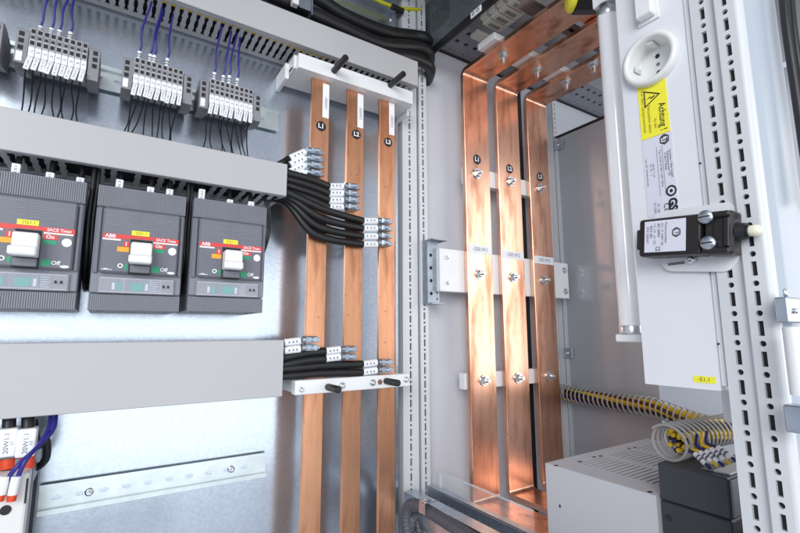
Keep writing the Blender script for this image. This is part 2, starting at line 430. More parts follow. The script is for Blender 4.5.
ORD = ['first', 'second', 'third', 'fourth', 'fifth', 'sixth', 'seventh', 'eighth', 'ninth', 'tenth', 'eleventh', 'twelfth']
WHERE = ['left terminal block', 'middle terminal block', 'right terminal block']
def flat_tag(b, p0, p1, w, th, txt, ts):
    """a printed sleeve: flat box from p0 to p1, its broad face toward the cabinet front"""
    p0 = V(p0); p1 = V(p1); d = (p1-p0); L = d.length; d.normalize(); n = V((0, -1, 0)); n = (n-d*n.dot(d)).normalized(); s_ = d.cross(n)
    M = Matrix((s_, n, d)).transposed().to_4x4(); M.translation = (p0+p1)/2
    b.box(-w/2, w/2, -th/2, th/2, -L/2, L/2, .0006, 0, M)
    if txt: b.text(txt, M @ V((0, th/2+.0002, 0)), d, s_*-1 if s_.x > 0 else s_, ts, 1, width=L*.7)
    return b
def wire(name, pts, r, m, label, cat, group, ends=()):
    pts = [V(p) for p in pts]
    t = thing(name, label, cat, pts[0], group)
    MB().tube(pts, r, 8).build('sheath', m, t)
    for part, p0, p1, rr, mm in ends: 
        b = MB(); p0 = V(p0); p1 = V(p1)
        if part in ('printed_tag', 'ring_tag'):
            flat_tag(b, p0, p1, rr*2, rr*1.5 if part == 'ring_tag' else .0022, random.choice(['21X1', '12L3', '20W1', '31A2']), rr*.9); b.build(part, [mm, INKG], t); continue
        b.cyl(p0, p1, rr, n=10)
        d = (p1-p0)
        b.cyl(p0+d*.3, p0+d*.42, rr*1.08, n=10, mi=1); b.cyl(p0+d*.55, p0+d*.7, rr*1.08, n=10, mi=1)
        b.build(part, [mm, INKG if mm is PAPER else mm], t)
    return t
# blue wires from the terminals up into the top duct
bw = [[(40, 28, 60, 0), (51, 30, 62, 0), (59, 32, 75, 0), (70, 34, 75, 0)],
      [(139, 53, 150, 14), (150, 56, 161, 17), (154, 57, 163, 17), (167, 60, 172.5, 22)],
      [(214, 74, 221, 31), (223, 77, 231, 33), (229, 77, 237, 36), (237, 80, 241, 38)]]
for g, L in enumerate(bw):
    for k, (ax, ay, bx, by) in enumerate(L):
        p0 = A(ax, ay, Y=.668); p1 = A(bx, by, Y=.672); zt = .4575
        top = V((p1.x+.002, .670+.004*k, .472)); ent = V((p1.x, .668+.004*k, .452))
        mid = p0.lerp(ent, .45)+V((-.003+.002*(k % 2), -.006, -.003))
        base = V((p0.x, p0.y, .3655))
        wire('blue_wire', [base, p0, p0+V((.002, -.001, .01)), mid, ent, top], .00135, BLUE,
             f'{ORD[k]} blue wire from the left above the {WHERE[g]}', 'wire', 'blue wires into the top duct',
             [('ferrule_sleeve', base, p0+V((.0006, 0, .002)), .0025, PAPER)])
# black wires below the terminals, each with a printed white sleeve, dropping behind the mid duct
xs_bot = [[21, 26, 35, 40, 54, 57, 64, 69, 80], [123, 127, 131, 144, 152, 158, 164, 169, 173], [203, 213, 224, 228, 232, 236, 243, 247, 250]]
for g, (x0, pt) in enumerate(((X1+.003, .0064), (X2, .0066), (X3, .0068))):
    for k in range(9):
        xm = x0+(k+.5)*pt; yf = .653
        lean = (-.0032, -.0026, -.0014)[k % 3]+random.uniform(-.0006, .0006)
        a = V((xm+.0002, yf-.0012, .3225)); c = V((xm+lean*.8, yf-.0032-.0010*(k % 2), .3052+.0006*(k % 3)))
        e = A(xs_bot[g][k], 112+26*g*.62+k*.9, Y=.69)
        u = V((xm+lean*1.3, .670, .3000))
        q = V((e.x+.0015*math.sin(k*2.1), .694, .262)); z = V((q.x+.001, .70, .232)); u = V((xm+lean*1.3, .664, .3005))
        wire('black_wire', [c.lerp(a, .3)+V((0, .001, 0)), c+V((0, .002, .001)), u, u.lerp(q, .5)+V((.003*math.sin(k*2.9+g), .004, 0)), q, z], .0009, BLACK,
             f'{ORD[k]} thin black wire from the left below the {WHERE[g]}, with a white sleeve', 'wire', 'black wires below the terminals',
             [('printed_tag', a, c, .0027, PAPER)])

# ------------------------------------------------------------------ circuit breakers
BW = .0945; ZB, ZT = .0246, .1725; YF = .62
def breaker():
    x0 = -.018; x1 = x0+BW
    t = thing('circuit_breaker', 'grey moulded case circuit breaker, the middle one of three', 'circuit breaker', ((x0+x1)/2, YP, ZB), 'circuit breakers between the ducts')
    b = MB(); b.box(x0, x1, YF+.012, YP-.001, ZB, ZT, .0015)
    b.box(x0, x1, YF+.004, YF+.0118, .0448, .1458, .0012)
    b.build('case', BRKR, t)
    def ribs(name, z0, z1, yf, m_):
        b = MB(); n = 46; w = (x1-x0)/n
        b.box(x0, x1, yf+.0012, YF+.0125, z0, z1, .0006)
        for k in range(n): b.box(x0+k*w+.0003, x0+k*w+w*.62, yf, yf+.0011, z0+.0008, z1-.0008)
        for xx in (x0+.012, x0+.048, x0+.082): b.box(xx-.004, xx+.004, YF+.02, YF+.032, z1-.001 if z0 > .1 else z0-.0008, z1+.0008 if z0 > .1 else z0+.001)
        b.build(name, m_, t)
    ribs('upper_terminal_cover', .1466, ZT, YF+.002, BRKR)
    ribs('lower_terminal_cover', ZB, .0438, YF+.004, BRKR)
    # raised front with recessed print
    xa, xb = x0+.007, x1-.006
    b = MB(); b.box(xa, xb, YF-.0035, YF+.0038, .0682, .1452, .002); 
    b.box(x0+.001, xa-.0006, YF+.001, YF+.0038, .0675, .1455, .001); b.box(xb+.0006, x1-.001, YF+.001, YF+.0038, .0675, .1455, .001)
    fr = b.build('front_cover', BRKD, t)
    yq = YF-.0038
    def R(mb, u0, u1, z0, z1, mi, y=yq): mb.add([(x0+u0, y, z0), (x0+u1, y, z0), (x0+u1, y, z1), (x0+u0, y, z1)], [[0, 1, 2, 3]], mi)
    b = MB()   # 0 red 1 orange 2 green 3 white 4 yellow 5 olive 6 faint grey
    R(b, .0085, .0355, .1085, .1140, 0); R(b, .0085, .0265, .1063, .1083, 3)
    R(b, .0355, .0605, .1100, .1140, 0)
    R(b, .0605, .0880, .1085, .1140, 0); R(b, .0605, .0870, .1066, .1083, 3)
    R(b, .029, .0355, .0995, .1060, 0); R(b, .0235, .0355, .0935, .0993, 1)
    R(b, .0605, .0725, .0952, .0998, 2); R(b, .0605, .0735, .1005, .1060, 0)
    R(b, .0605, .0690, .0712, .0782, 2); R(b, .0325, .0355, .0725, .079, 2)
    R(b, .037, .0555, .1143, .1200, 4)
    b.text('-2Q1.1', (x0+.0462, yq-.0003, .1172), (1, 0, 0), (0, 0, 1), .0048, 5)
    b.text('ABB', (x0+.016, yq-.0003, .1112), (1, 0, 0), (0, 0, 1), .0058, 3, bold=.03)
    b.text('SACE Tmax', (x0+.074, yq-.0003, .1112), (1, 0, 0), (0, 0, 1), .0050, 3, width=.022, bold=.02)
    b.text('I', (x0+.0322, yq-.0003, .1028), (1, 0, 0), (0, 0, 1), .0062, 3, bold=.04)
    b.text('On', (x0+.0665, yq-.0003, .1033), (1, 0, 0), (0, 0, 1), .0056, 3, bold=.03)
    b.text('O', (x0+.0280, yq-.0003, .0765), (1, 0, 0), (0, 0, 1), .0072, 3, bold=.04)
    b.text('Off', (x0+.0735, yq-.0003, .0748), (1, 0, 0), (0, 0, 1), .0060, 3, bold=.03)
    b.disc((x0+.0815, yq-.0001, .0985), (.0046, 0, 0), (0, 0, .0048), 20, 3)
    b.disc((x0+.0815, yq-.0001, .0715), (.0042, 0, 0), (0, 0, .0016), 20, 3)
    R(b, .0095, .020, .0713, .0720, 3); R(b, .012, .016, .0721, .0730, 3)
    for k in range(7): R(b, .009+.001*(k % 2), .009+.034-.006*((k*37) % 3), .1245+k*.0026, .1251+k*.0026, 6)
    for k in range(6): R(b, .047, .047+.034-.007*((k*23) % 4), .1235+k*.003, .1240+k*.003, 6)
    b.text('CE', (x0+.084, yq-.0003, .1262), (1, 0, 0), (0, 0, 1), .0055, 6)
    b.build('front_print', [RED, ORANGE, GREEN, WINK, YLAB, OLIVE, BRINK], t)
    # lever in its slot
    b = MB(); b.box(x0+.0365, x0+.0590, yq-.0002, yq+.0009, .0675, .1092)
    b.build('lever_slot', HOLE, t)
    b = MB(); b.box(x0+.0368, x0+.0586, YF-.022, YF-.0042, .0785, .1035, .0014)
    b.box(x0+.0350, x0+.0586, YF-.028, YF-.0222, .0785, .0880, .0014)
    b.box(x0+.0378, x0+.0576, YF-.0225, YF-.0218, .089, .0995, 0)
    lv = b.build('lever', WPLAST, t)
    b = MB(); b.box(x0+.0375, x0+.0582, YF-.012, YF-.0042, .0688, .0776, .0008); b.build('lever_guard', BRKD, t)
    # clear sealing strip with small print
    b = MB(); b.box(x0+.0085, x1-.0085, YF-.001, YF+.0012, .0455, .0632, .0006); b.build('clear_strip', WINDOW, t)
    b = MB(); b.box(x0+.0075, x1-.0075, YF+.0016, YF+.0036, .0448, .0640, 0, 0)
    for k in range(5): b.box(x0+.0615, x0+.070-.002*(k % 2), YF+.0013, YF+.0016, .0485+k*.0027, .0492+k*.0027, 0, 4)
    for xx in (.033, .0605, .0715): b.box(x0+xx, x0+xx+.0006, YF+.0012, YF+.0016, .0458, .0630, 0, 4)
    for zz in (.0462, .0620): b.box(x0+.0095, x1-.0095, YF+.0011, YF+.0016, zz, zz+.0006, 0, 4)
    for k in range(4): b.box(x0+.012, x0+.030-.003*(k % 2), YF+.0013, YF+.0016, .050+k*.003, .0506+k*.003, 0, 1)
    for k in range(3): b.box(x0+.042, x0+.060-.003*(k % 2), YF+.0013, YF+.0016, .051+k*.003, .0522+k*.003, 0, 2)
    for xx in (.074, .079): b.box(x0+xx, x0+xx+.002, YF-.0016, YF-.0009, .053, .056, 0, 3)
    for u_, w_ in ((.040, .013), (.026, .005)): b.box(x0+u_, x0+u_+w_, YF+.0010, YF+.0015, .0485, .0575, 0, 2)
    for u_ in (.0555, .0215): b.box(x0+u_, x0+u_+.003, YF+.0010, YF+.0015, .0490, .0570, 0, 4)
    b.build('setting_panel', [BRKR, BRINK, mat('teal_print', (.10, .42, .36), .4), HOLE, PAPERL], t)
    return t
br = breaker(); l0 = br.location.copy()
dup(br, l0+V((-.1058, 0, 0)), 'grey moulded case circuit breaker cut by the left edge of the picture')
dup(br, l0+V((.1040, 0, .001)), 'grey moulded case circuit breaker nearest the copper bars')
# tagged leads from the duct into the breaker tops
NM = ['left breaker', 'middle breaker', 'right breaker']
tags = [[(16, 172), (50, 178), (80, 183)], [(119, 187), (150, 192), (169, 194)], [(201, 196), (229, 204), (250, 206)]]
for g in range(3):
    for k, (px, py) in enumerate(tags[g]):
        p = A(px, py, Y=.648); e = V((p.x+.001, .655, .215))
        wire('breaker_lead', [p+V((0, 0, -.016)), p, p+V((.001, .003, .012)), e], .0030, CABLE,
             f'{ORD[k]} white ringed black lead from the left atop the {NM[g]}', 'cable', 'tagged leads above the breakers',
             [('ring_tag', p+V((0, -.002, -.0075)), p+V((.0004, -.003, .0055+.003*(k == 0))), .0040, PAPER)])
# black bundles between the breakers
for g, (xa, lab) in enumerate(((-.0228, 'left'), (.0822, 'right'))):
    for k in range(2):
        x = xa-.0022+.0044*k; y = .640+.004*k
        b = MB().tube([(x, y+.01, .215), (x+.0005, y, .18), (x-.0006, y-.001, .13), (x+.0004, y+.004, .09), (x, y+.03, .065), (x, .705, .055)], .0024, 8)
        tag(b.build('control_cable', CABLE), f'black cable in the {lab} gap between breakers, the {["left", "right"][k]} one of the pair', 'cable', 'cables in the breaker gaps')
for k in range(3):
    o = .0025*k
    b = MB().tube([(.176+o, .664, .212), (.181+o, .655, .200), (.1885+o, .650, .175), (.1895+o*.9, .652, .140), (.184+o*.4, .66, .105), (.180, .67, .095)], .0010, 7)
    tag(b.build('control_wire', BLACK), f'thin black looped wire beside the right breaker, {["inner", "middle", "outer"][k]} of three', 'wire', 'looped wires beside the right breaker')

# ------------------------------------------------------------------ left busbars L1 to L3 with insulators
YB = .656
LX = [(.2556, .2870), (.3203, .3518), (.3842, .4160)]
for k, (xa, xb) in enumerate(LX):
    t = thing('copper_busbar', f'flat copper busbar marked L{k+1} in the left bay, {["nearest the ducts", "middle of three", "nearest the frame post"][k]}', 'busbar', ((xa+xb)/2, YB, -.46), 'copper busbars in the left bay')
    MB().box(xa, xb, YB, YB+.006, -.46, .4135, .0006).build('bar', CU_L, t)
    cz = [A(320, 126, Y=YB).z, A(354.5, 134, Y=YB).z, A(387, 142, Y=YB).z][k]; cx = (xa+xb)/2+.0015
    b = MB(); b.disc((cx, YB-.0004, cz), (.0085, 0, 0), (0, 0, .0085), 28, 0)
    b.text(f'L{k+1}', (cx, YB-.0007, cz), (1, 0, 0), (0, 0, 1), .0108, 1, bold=.03); b.build('phase_disc', [INK, WINK], t)
    zt = [A(325, 84, Y=YB).z, A(360, 94, Y=YB).z, A(391, 103, Y=YB).z][k]; zb = [A(325, 118, Y=YB).z, A(360, 128, Y=YB).z, A(391, 135, Y=YB).z][k]
    b = MB(); b.box(xb-.0125, xb-.0012, YB-.0006, YB-.0002, zb, zt, 0, 0)
    b.text('-300W%d' % (k+1), (xb-.0068, YB-.0008, (zt+zb)/2-.004), (0, 0, -1), (1, 0, 0), .0072, 1); b.build('bar_label', [PAPER, INKG], t)
    b = MB()
    for q in range(5):
        zz = [-.03, .02, .15, .26, .33][q]+random.uniform(-.015, .015)
        b.disc((xa+random.uniform(.006, .024), YB-.0003, zz), (.0012, 0, 0), (0, 0, .0012), 10, 0)
    b.build('drill_mark', mat('worn_copper', (.30, .15, .08), .5, .8), t)
ins = thing('busbar_holder', 'white insulator block gripping the tops of the left copper bars', 'insulator', (.336, YP, .413), 'white busbar holders')
yk = A(300, 91, Z=.4137).y
b = MB(); cuts = [.226, .292, .345, .398, .4455]
for a_, c_ in zip(cuts[:-1], cuts[1:]): b.box(a_+(.0001 if a_ > .23 else 0), c_-.0001, .640, .6600, .4137, .4385, .0006)
b.box(.226, .4455, .6601, yk, .4142, .4380)
for xx in (.2210, .4457): b.box(xx, xx+.0048, .648, yk+.006, .4150, .4375, .0006)
b.box(.214, .2208, .668, .7185, .4050, .4320, .001); b.box(.4507, .457, .668, .7185, .405, .432, .001); b.build('clamp_block', WPLAST, ins)
b = MB(); b.box(.2205, .2209, .655, yk, .4165, .4205); b.build('side_recess', HOLE, ins)
def rod(x, z, par, y0=.640, ln=.042):
    b = MB(); b.cyl((x, y0-.0001, z), (x, y0-ln, z), .0052, n=18); b.cyl((x, y0-ln, z), (x, y0-ln-.0015, z), .0052, .0040, n=18); b.build('black_stud', BLACK, par)
for px, py in ((334, 71), (390, 85.5)):
    p = A(px, py, Y=.64); rod(p.x, p.z, ins, ln=.044)
ins2 = thing('busbar_holder', 'white drilled insulator bar across the left copper bars below the breakers', 'insulator', (.336, YP, -.092), 'white busbar holders')
b = MB(); b.box(.236, .4352, .640, .6552, -.0905, -.0700, .0012); 
for xx in (.240, .425): b.box(xx, xx+.009, .6556, .719, -.089, -.0715)
b.build('holder_bar', WPLAST, ins2)
for px, py in ((301, 389.5), (342, 385.5), (372.5, 382.5), (406, 379.5)):
    p = A(px, py, Y=.64); b = MB(); b.cyl((p.x, .6399, p.z), (p.x, .6388, p.z), .0052, n=20); screw(b, (p.x, .6388, p.z), (0, -1, 0), .0036); b.build('screw', BOLT, ins2)
p = A(380, 382, Y=.64); b = MB(); b.cyl((p.x, .6400, p.z), (p.x, .6396, p.z), .0042, n=18); b.build('drilled_hole', mat('copper_in_hole', (.25, .12, .07), .5), ins2)
for px, py in ((328, 387), (386, 381)):
    p = A(px, py, Y=.64); rod(p.x, p.z, ins2, ln=.036)

# cables clamped to the left busbars
def clamp_cable(start, mids, sl0, sl1, cl, label, group):
    """start/mids points, sleeve from sl0 to sl1, zinc clamp centred at cl"""
    t = thing('power_cable', label, 'cable', start, group)
    MB().tube([start]+mids+[sl0.lerp(sl1, .04)], .0060, 12, sub=8).build('sheath', CABLE, t)
    d = (sl1-sl0).normalized()
    b = MB(); b.cyl(sl0, sl1, .0055, n=14, mi=0)
    for f in (.25, .5, .72): 
        q = sl0.lerp(sl1, f); b.box(-.001, .001, -.0002, .0002, -.0013, .0013, 0, 1, Matrix.Translation(q+V((0, -.0057, 0))))
    b.build('marker_sleeve', [PAPER, INKG], t)
    b = MB(); x0, x1 = cl.x-.0125, cl.x+.0125; y = cl.y; z = cl.z
    b.box(x0+.006, x1-.001, y-.007, YB-.0008, z-.0050, z+.0050, .0012)
    b.box(x0+.008, x0+.020, y-.0085, y-.0068, z-.0034, z+.0034, .0006)
    b.box(x1-.004, x1+.0035, y-.004, y+.003, z-.0026, z+.0026, .0008)
    b.cyl((x0, y-.0015, z), (x0+.0062, y-.0015, z), .0052, n=14)
    screw(b, (x0+.014, y-.0086, z), (0, -1, 0), .0028); b.cyl((x1-.005, y-.0068, z+.0012), (x1-.005, y-.0095, z+.0012), .0019, n=10)
    b.build('bar_clamp', ZINC, t)
    return t
yc = .645
U = {1: ((290, 305), [153.5, 160, 167, 174], (306, 322), [152, 159, 166, 173.5]),
     2: ((328, 343), [186.5, 193.5, 200.5, 207.5], (343.5, 358), [187, 194, 200.5, 207.5]),
     3: ((362, 377), [221, 228.5, 236.5, 244.5], (376.5, 390.5), [221.5, 228.5, 236, 243.5])}
ROW = ['top', 'second', 'third', 'lowest']
for L, (sx, sy, cx, cy) in U.items():
    for k in range(4):
        s1 = A(sx[1], sy[k]-(1.5 if L == 1 else 0), Y=yc); s0 = A(sx[0], sy[k]+(5 if L == 1 else 0), Y=yc+.003); cl = A((cx[0]+cx[1])/2, cy[k], Y=yc+.001)
        if L == 1: st = V((.19, .668-.006*k, .243-.004*k)); mids = [V((.212, .66, s0.z-.006))]
        elif L == 2: st = V((.18, .640+.006*k, .239-.006*k)); a_ = A(291, 174+6.2*k, Y=.640+.003*k); mids = [a_, a_.lerp(s0, .55)+V((0, -.002, .001))]
        else: st = V((.18, .645+.012*k, .214-.003*k)); a_ = A(288.5-.8*k, 193+3.2*k, Y=.641+.006*k); b_ = A(324-3*k, (209.5, 218, 226.5, 234.5)[k], Y=.637+.003*k); mids = [a_, b_]
        clamp_cable(st, mids, s0, s1, cl, f'{ROW[k]} of four black cables from the middle duct clamped to left bar L{L}', f'black power cables on the left busbars')
Lw = {1: ((284, 300), [341.5, 349.5], (301, 317), [339.5, 347.5]), 2: ((325, 340), [350, 357.5], (340.5, 355), [349, 356.5]), 3: ((362, 376.5), [363, 371], (377, 391), [362, 369.5])}
for L, (sx, sy, cx, cy) in Lw.items():
    for k in range(2):
        s1 = A(sx[1], sy[k]-.7, Y=yc); s0 = A(sx[0], sy[k]+1.2, Y=yc+.002); cl = A((cx[0]+cx[1])/2, cy[k], Y=yc+.001)
        st = A(262, (352, 357)[k]+9.5*(L-1), Y=.665); a_ = A(284, (346, 353)[k]+11.5*(L-1), Y=.652)
        mids = [a_] if L > 1 else []
        if L > 1: mids.append(a_.lerp(s0, .5)+V((0, 0, .0015)))
        clamp_cable(st, mids, s0, s1, cl, f'{["upper", "lower"][k]} black cable from the wide lower duct clamped to left bar L{L}', 'black power cables on the left busbars')

# ------------------------------------------------------------------ thick cables above the top duct
tc = [([(230, -40), (305, -8), (345, 16), (385, 32), (412, 36)], .0125, 'upper'), ([(230, -22), (295, 6), (340, 27), (380, 44), (414, 47)], .0125, 'middle'), ([(230, -10), (290, 20), (340, 38), (380, 53), (412, 58)], .011, 'lowest')]
for k, (pts, r, nm) in enumerate(tc):
    P = [A(x, y, Y=.69-.012*k) for x, y in pts]; e = P[-1]
    P += [V((.508, .684-.006*k, e.z+.001)), V((.532, .706, e.z+.002)), V((.540, .735, e.z+.002))]
    tag(MB().tube(P, r, 16, sub=8).build('supply_cable', CABLE), f'{nm} thick black cable bending above the top duct', 'cable', 'thick black supply cables')
p = A(303, 9, Y=.665); t = thing('cable_clip', 'shiny metal clip holding the thick black cables above the top duct', 'clip', p)
b = MB(); b.box(p.x-.010, p.x+.011, .655, .659, p.z-.006, p.z+.022, .001); b.box(p.x+.0112, p.x+.0135, .655, .70, p.z-.012, p.z+.022); b.build('strap', ZINC, t)
b = MB(); b.box(p.x-.022, p.x-.0115, .652, .664, p.z-.006, p.z+.014, .001); b.build('clip_tab', WPLAST, t)
P = [A(x, y, Y=.70) for x, y in ((345, -12), (372, -2), (383, 3), (398, 8), (420, 10))]
t = thing('earth_wire', 'yellow green earth wire above the thick black cables', 'wire', P[0])
MB().tube(P, .0038, 10).build('sheath', mat('yellow_green', (.62, .62, .03), .4), t)
q = A(397, 9, Y=.694); MB().cyl(q-V((.012, 0, 0)), q+V((.014, 0, 0)), .006, n=12).build('end_sleeve', BLACK, t)

# ------------------------------------------------------------------ right bay: panel, frame beams, side panel
b = MB(); b.box(.5205, 1.40, YP, YP+.002, -.47, .611); struct(b.build('panel_wall', WALLP))
b = MB(); b.box(.5745, .5755, YP-.006, YP-.0003, -.47, .6)
def beam(label, o, u, w, L0, L1, wd, rows, dark, nm='frame_beam', grp='perforated frame beams', extra=None):
    b = MB()
    for off, hole, pitch, ph, strip in rows:
        hs = []; x = L0+ph
        while x < L1-.01:
            hs.append((x,)+hole); x += pitch
        perf(b, V(o)+V(w)*off, u, w, L0, L1, strip, hs, V(dark))
    if extra: extra(b)
    return tag(b.build(nm, [BEAMG, HOLE]), label, 'frame beam', grp)
# horizontal top beam at the back, its perforated underside seen from below
def ex(b): b.box(.528, 1.40, .628, .6285, .6135, .66); b.box(.528, 1.40, .6287, YP-.003, .6195, .66, 0, 1); b.box(.528, 1.40, .7165, .7195, .609, .6125, 0, 1)
beam('perforated top beam along the back of the right bay', (0, .674, .613), (1, 0, 0), (0, 1, 0), .528, 1.40, .09,
     [(-.030, ('r', .0050, .0042), PT, .012, .032), (0, ('r', .0050, .0040), PT, .006, .028), (.029, ('c', .0018, .0018), PT/2, .01, .030)], (0, 0, .004), extra=ex)
# beam along the ceiling from back to front, above the partition line
beam('perforated ceiling beam running toward the front above the frame post', (.50, 0, .660), (0, 1, 0), (1, 0, 0), .15, .625, .06,
     [(-.015, ('r', .0055, .0045), PT, .012, .030), (.015, ('r', .0055, .0045), PT, .018, .030)], (0, 0, .004))
beam('second perforated ceiling strip beside the thick black cables', (.43, 0, .672), (0, 1, 0), (1, 0, 0), .15, .70, .05,
     [(-.012, ('r', .0055, .0040), PT, .012, .024), (.012, ('c', .0035, .0035), PT/2, .018, .024)], (0, 0, .004))

# far post of the right bay and side panel
b = MB(); perf(b, (.935, .703, 0), (0, 0, 1), (1, 0, 0), -.47, .608, .016, [(z, 'r', .0035, .0016) for z in [-.46+.0127*k for k in range(84)]], V((0, .002, 0)))
b.box(.9271, .9429, .7055, .7195, -.47, .608)
tag(b.build('frame_post', [LACQ, HOLE]), 'slim perforated frame post at the back, right of the right copper bars', 'frame post')
b = MB(); b.box(.9290, .9320, .49, .700, -.47, .484)
sp = b.build('side_panel', GLOSSY); tag(sp, 'glossy grey side panel mirroring the copper bars', 'panel')
b = MB(); b.box(.9275, .9335, .49, .700, .4842, .4905); b.build('edge_seal', BLACK, sp)
b = MB(); b.box(.9245, .9285, .6935, .6990, -.47, .4838); b.build('clear_edge_strip', CLEARE, sp)
for k, (px, py) in enumerate(((556, 146), (565.5, 353))):
    p = A(px, py, X=.924); t = thing('panel_clip', f'small metal clip on the {["upper", "lower"][k]} back edge of the glossy side panel', 'clip', p, 'side panel clips')
    b = MB(); b.box(.9215, .9243, p.y-.020, p.y+.004, p.z-.012, p.z+.012, .0006); b.build('clip_plate', ZINC, t)
    b = MB(); screw(b, (.9215, p.y-.006, p.z), (-1, 0, 0), .005); b.build('screw', BOLT, t)
b = MB(); b.box(1.27, 1.273, .26, .719, -.47, .60); struct(b.build('side_wall', WALLP))
b = MB(); b.box(.56, 1.30, .12, .15, -.478, -.185, .002); tag(b.build('frame_beam', LACQ), 'unseen lower front beam added to block light to the right copper bars', 'frame beam', 'unseen light blocking beams')  # out of view, added to keep lamp light off the lower copper
b = MB(); b.box(.56, 1.30, .12, .15, .60, .699, .002); tag(b.build('frame_beam', LACQ), 'unseen upper front beam added to cut off the copper reflections', 'frame beam', 'unseen light blocking beams')  # out of view, added to end the bright copper reflection at the top
# dark vertical strip on the back wall, seen between bars two and three
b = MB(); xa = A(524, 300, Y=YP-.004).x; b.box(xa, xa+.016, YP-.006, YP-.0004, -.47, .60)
tag(b.build('dark_strip', BLACK), 'vertical black strip on the back panel behind the middle right copper bar', 'seal')

# perforated bracket on the rear post
xa, xb = A(427.5, 270, Y=.682).x, A(439, 270, Y=.682).x
t = thing('support_bracket', 'perforated zinc bracket between frame post and white support plate', 'bracket', (xa, .69, .05))
zt, zb = A(430, 241, Y=.682).z, A(430, 303, Y=.682).z
b = MB(); wd = xb-xa
hs = [(zb+.018+k*.0245, 'c', .0035, .0035) for k in range(4)]
perf(b, (xa+wd*.3, .682, 0), (0, 0, 1), (1, 0, 0), zb, zt, wd*.6, hs, V((0, .003, 0)))
perf(b, (xa+wd*.8, .682, 0), (0, 0, 1), (1, 0, 0), zb, zt, wd*.4, [(zb+.008+k*.0122, 'c', .002, .002) for k in range(8)], V((0, .003, 0)))
b.box(xa, xb+.008, .664, .7185, zt, zt+.0022); b.box(xa, xb, .668, .7185, zb-.0022, zb); b.box(xa, xa+.002, .6822, .7185, zb, zt)
b.build('bracket_channel', [mat('dull_zinc_metal', (.34, .38, .43), .45, .8, .1, 500, .15, 60), HOLE], t)

# white support plates behind the right bars
def splate(label, x0, x1, z0, z1, screws):
    t = thing('support_plate', label, 'support plate', ((x0+x1)/2, .6875, z0), 'white insulating plates behind the right bars')
    MB().box(x0, x1, .6712, .688, z0, z1, .0008).build('plate', WPLAST, t)
    for x, z in screws:
        b = MB(); b.cyl((x, .6711, z), (x, .6700, z), .0075, n=18); hexbolt(b, (x, .6700, z), (0, -1, 0), .0048, .003, False, .003); b.build('screw', BOLT, t)
z1, z0 = .1582, .0752
splate('widest white support plate behind the right bars, with screws in its corners', .5272, .9115, z0, z1, [(.5475, .141), (.5475, .0915), (.8975, .141), (.8975, .0915)])
a_, c_ = A(493, 172, Y=.671), A(493, 188, Y=.671); splate('narrow white support plate high behind the right bars', .600, .852, c_.z, a_.z, [])
a_, c_ = A(501, 371, Y=.671), A(501, 386.5, Y=.671); splate('narrow white support plate low behind the right bars', A(465, 380, Y=.671).x, .852, c_.z, a_.z, [])

# ------------------------------------------------------------------ right copper busbars, bent forward top and bottom
RX = [(.5875, .6545), (.6815, .7490), (.7785, .8465)]
def bar_path():
    """centre line in (y,z) of a 10 mm bar: arm forward at the top, bend, upright, bend, arm forward at the bottom"""
    R = .012; yb = .665; zt = .5402; zb = -.316; P = [(.16, zt)]
    P += [(yb-R+R*math.sin(a), zt-R+R*math.cos(a)) for a in [i*PI/16 for i in range(9)]]
    P += [(yb-R+R*math.cos(a), zb+R-R*math.sin(a)) for a in [i*PI/16 for i in range(9)]]
    P += [(.40, zb)]; return P
ph = [(477, 159.5), (509.5, 169), (540, 177)]
bolts = [[(478.5, 173), (481.5, 273.5), (486, 380.5)], [(512, 181), (515, 277), (520, 378)], [(541.5, 188), (546, 280), (551, 376)]]
nuts = [[(503, 57)], [(537, 72)], [(566, 84)]]
labs = [((469.5, 248), (497, 252)), ((503.5, 253.5), (525.5, 257)), ((535, 259), (555, 262))]
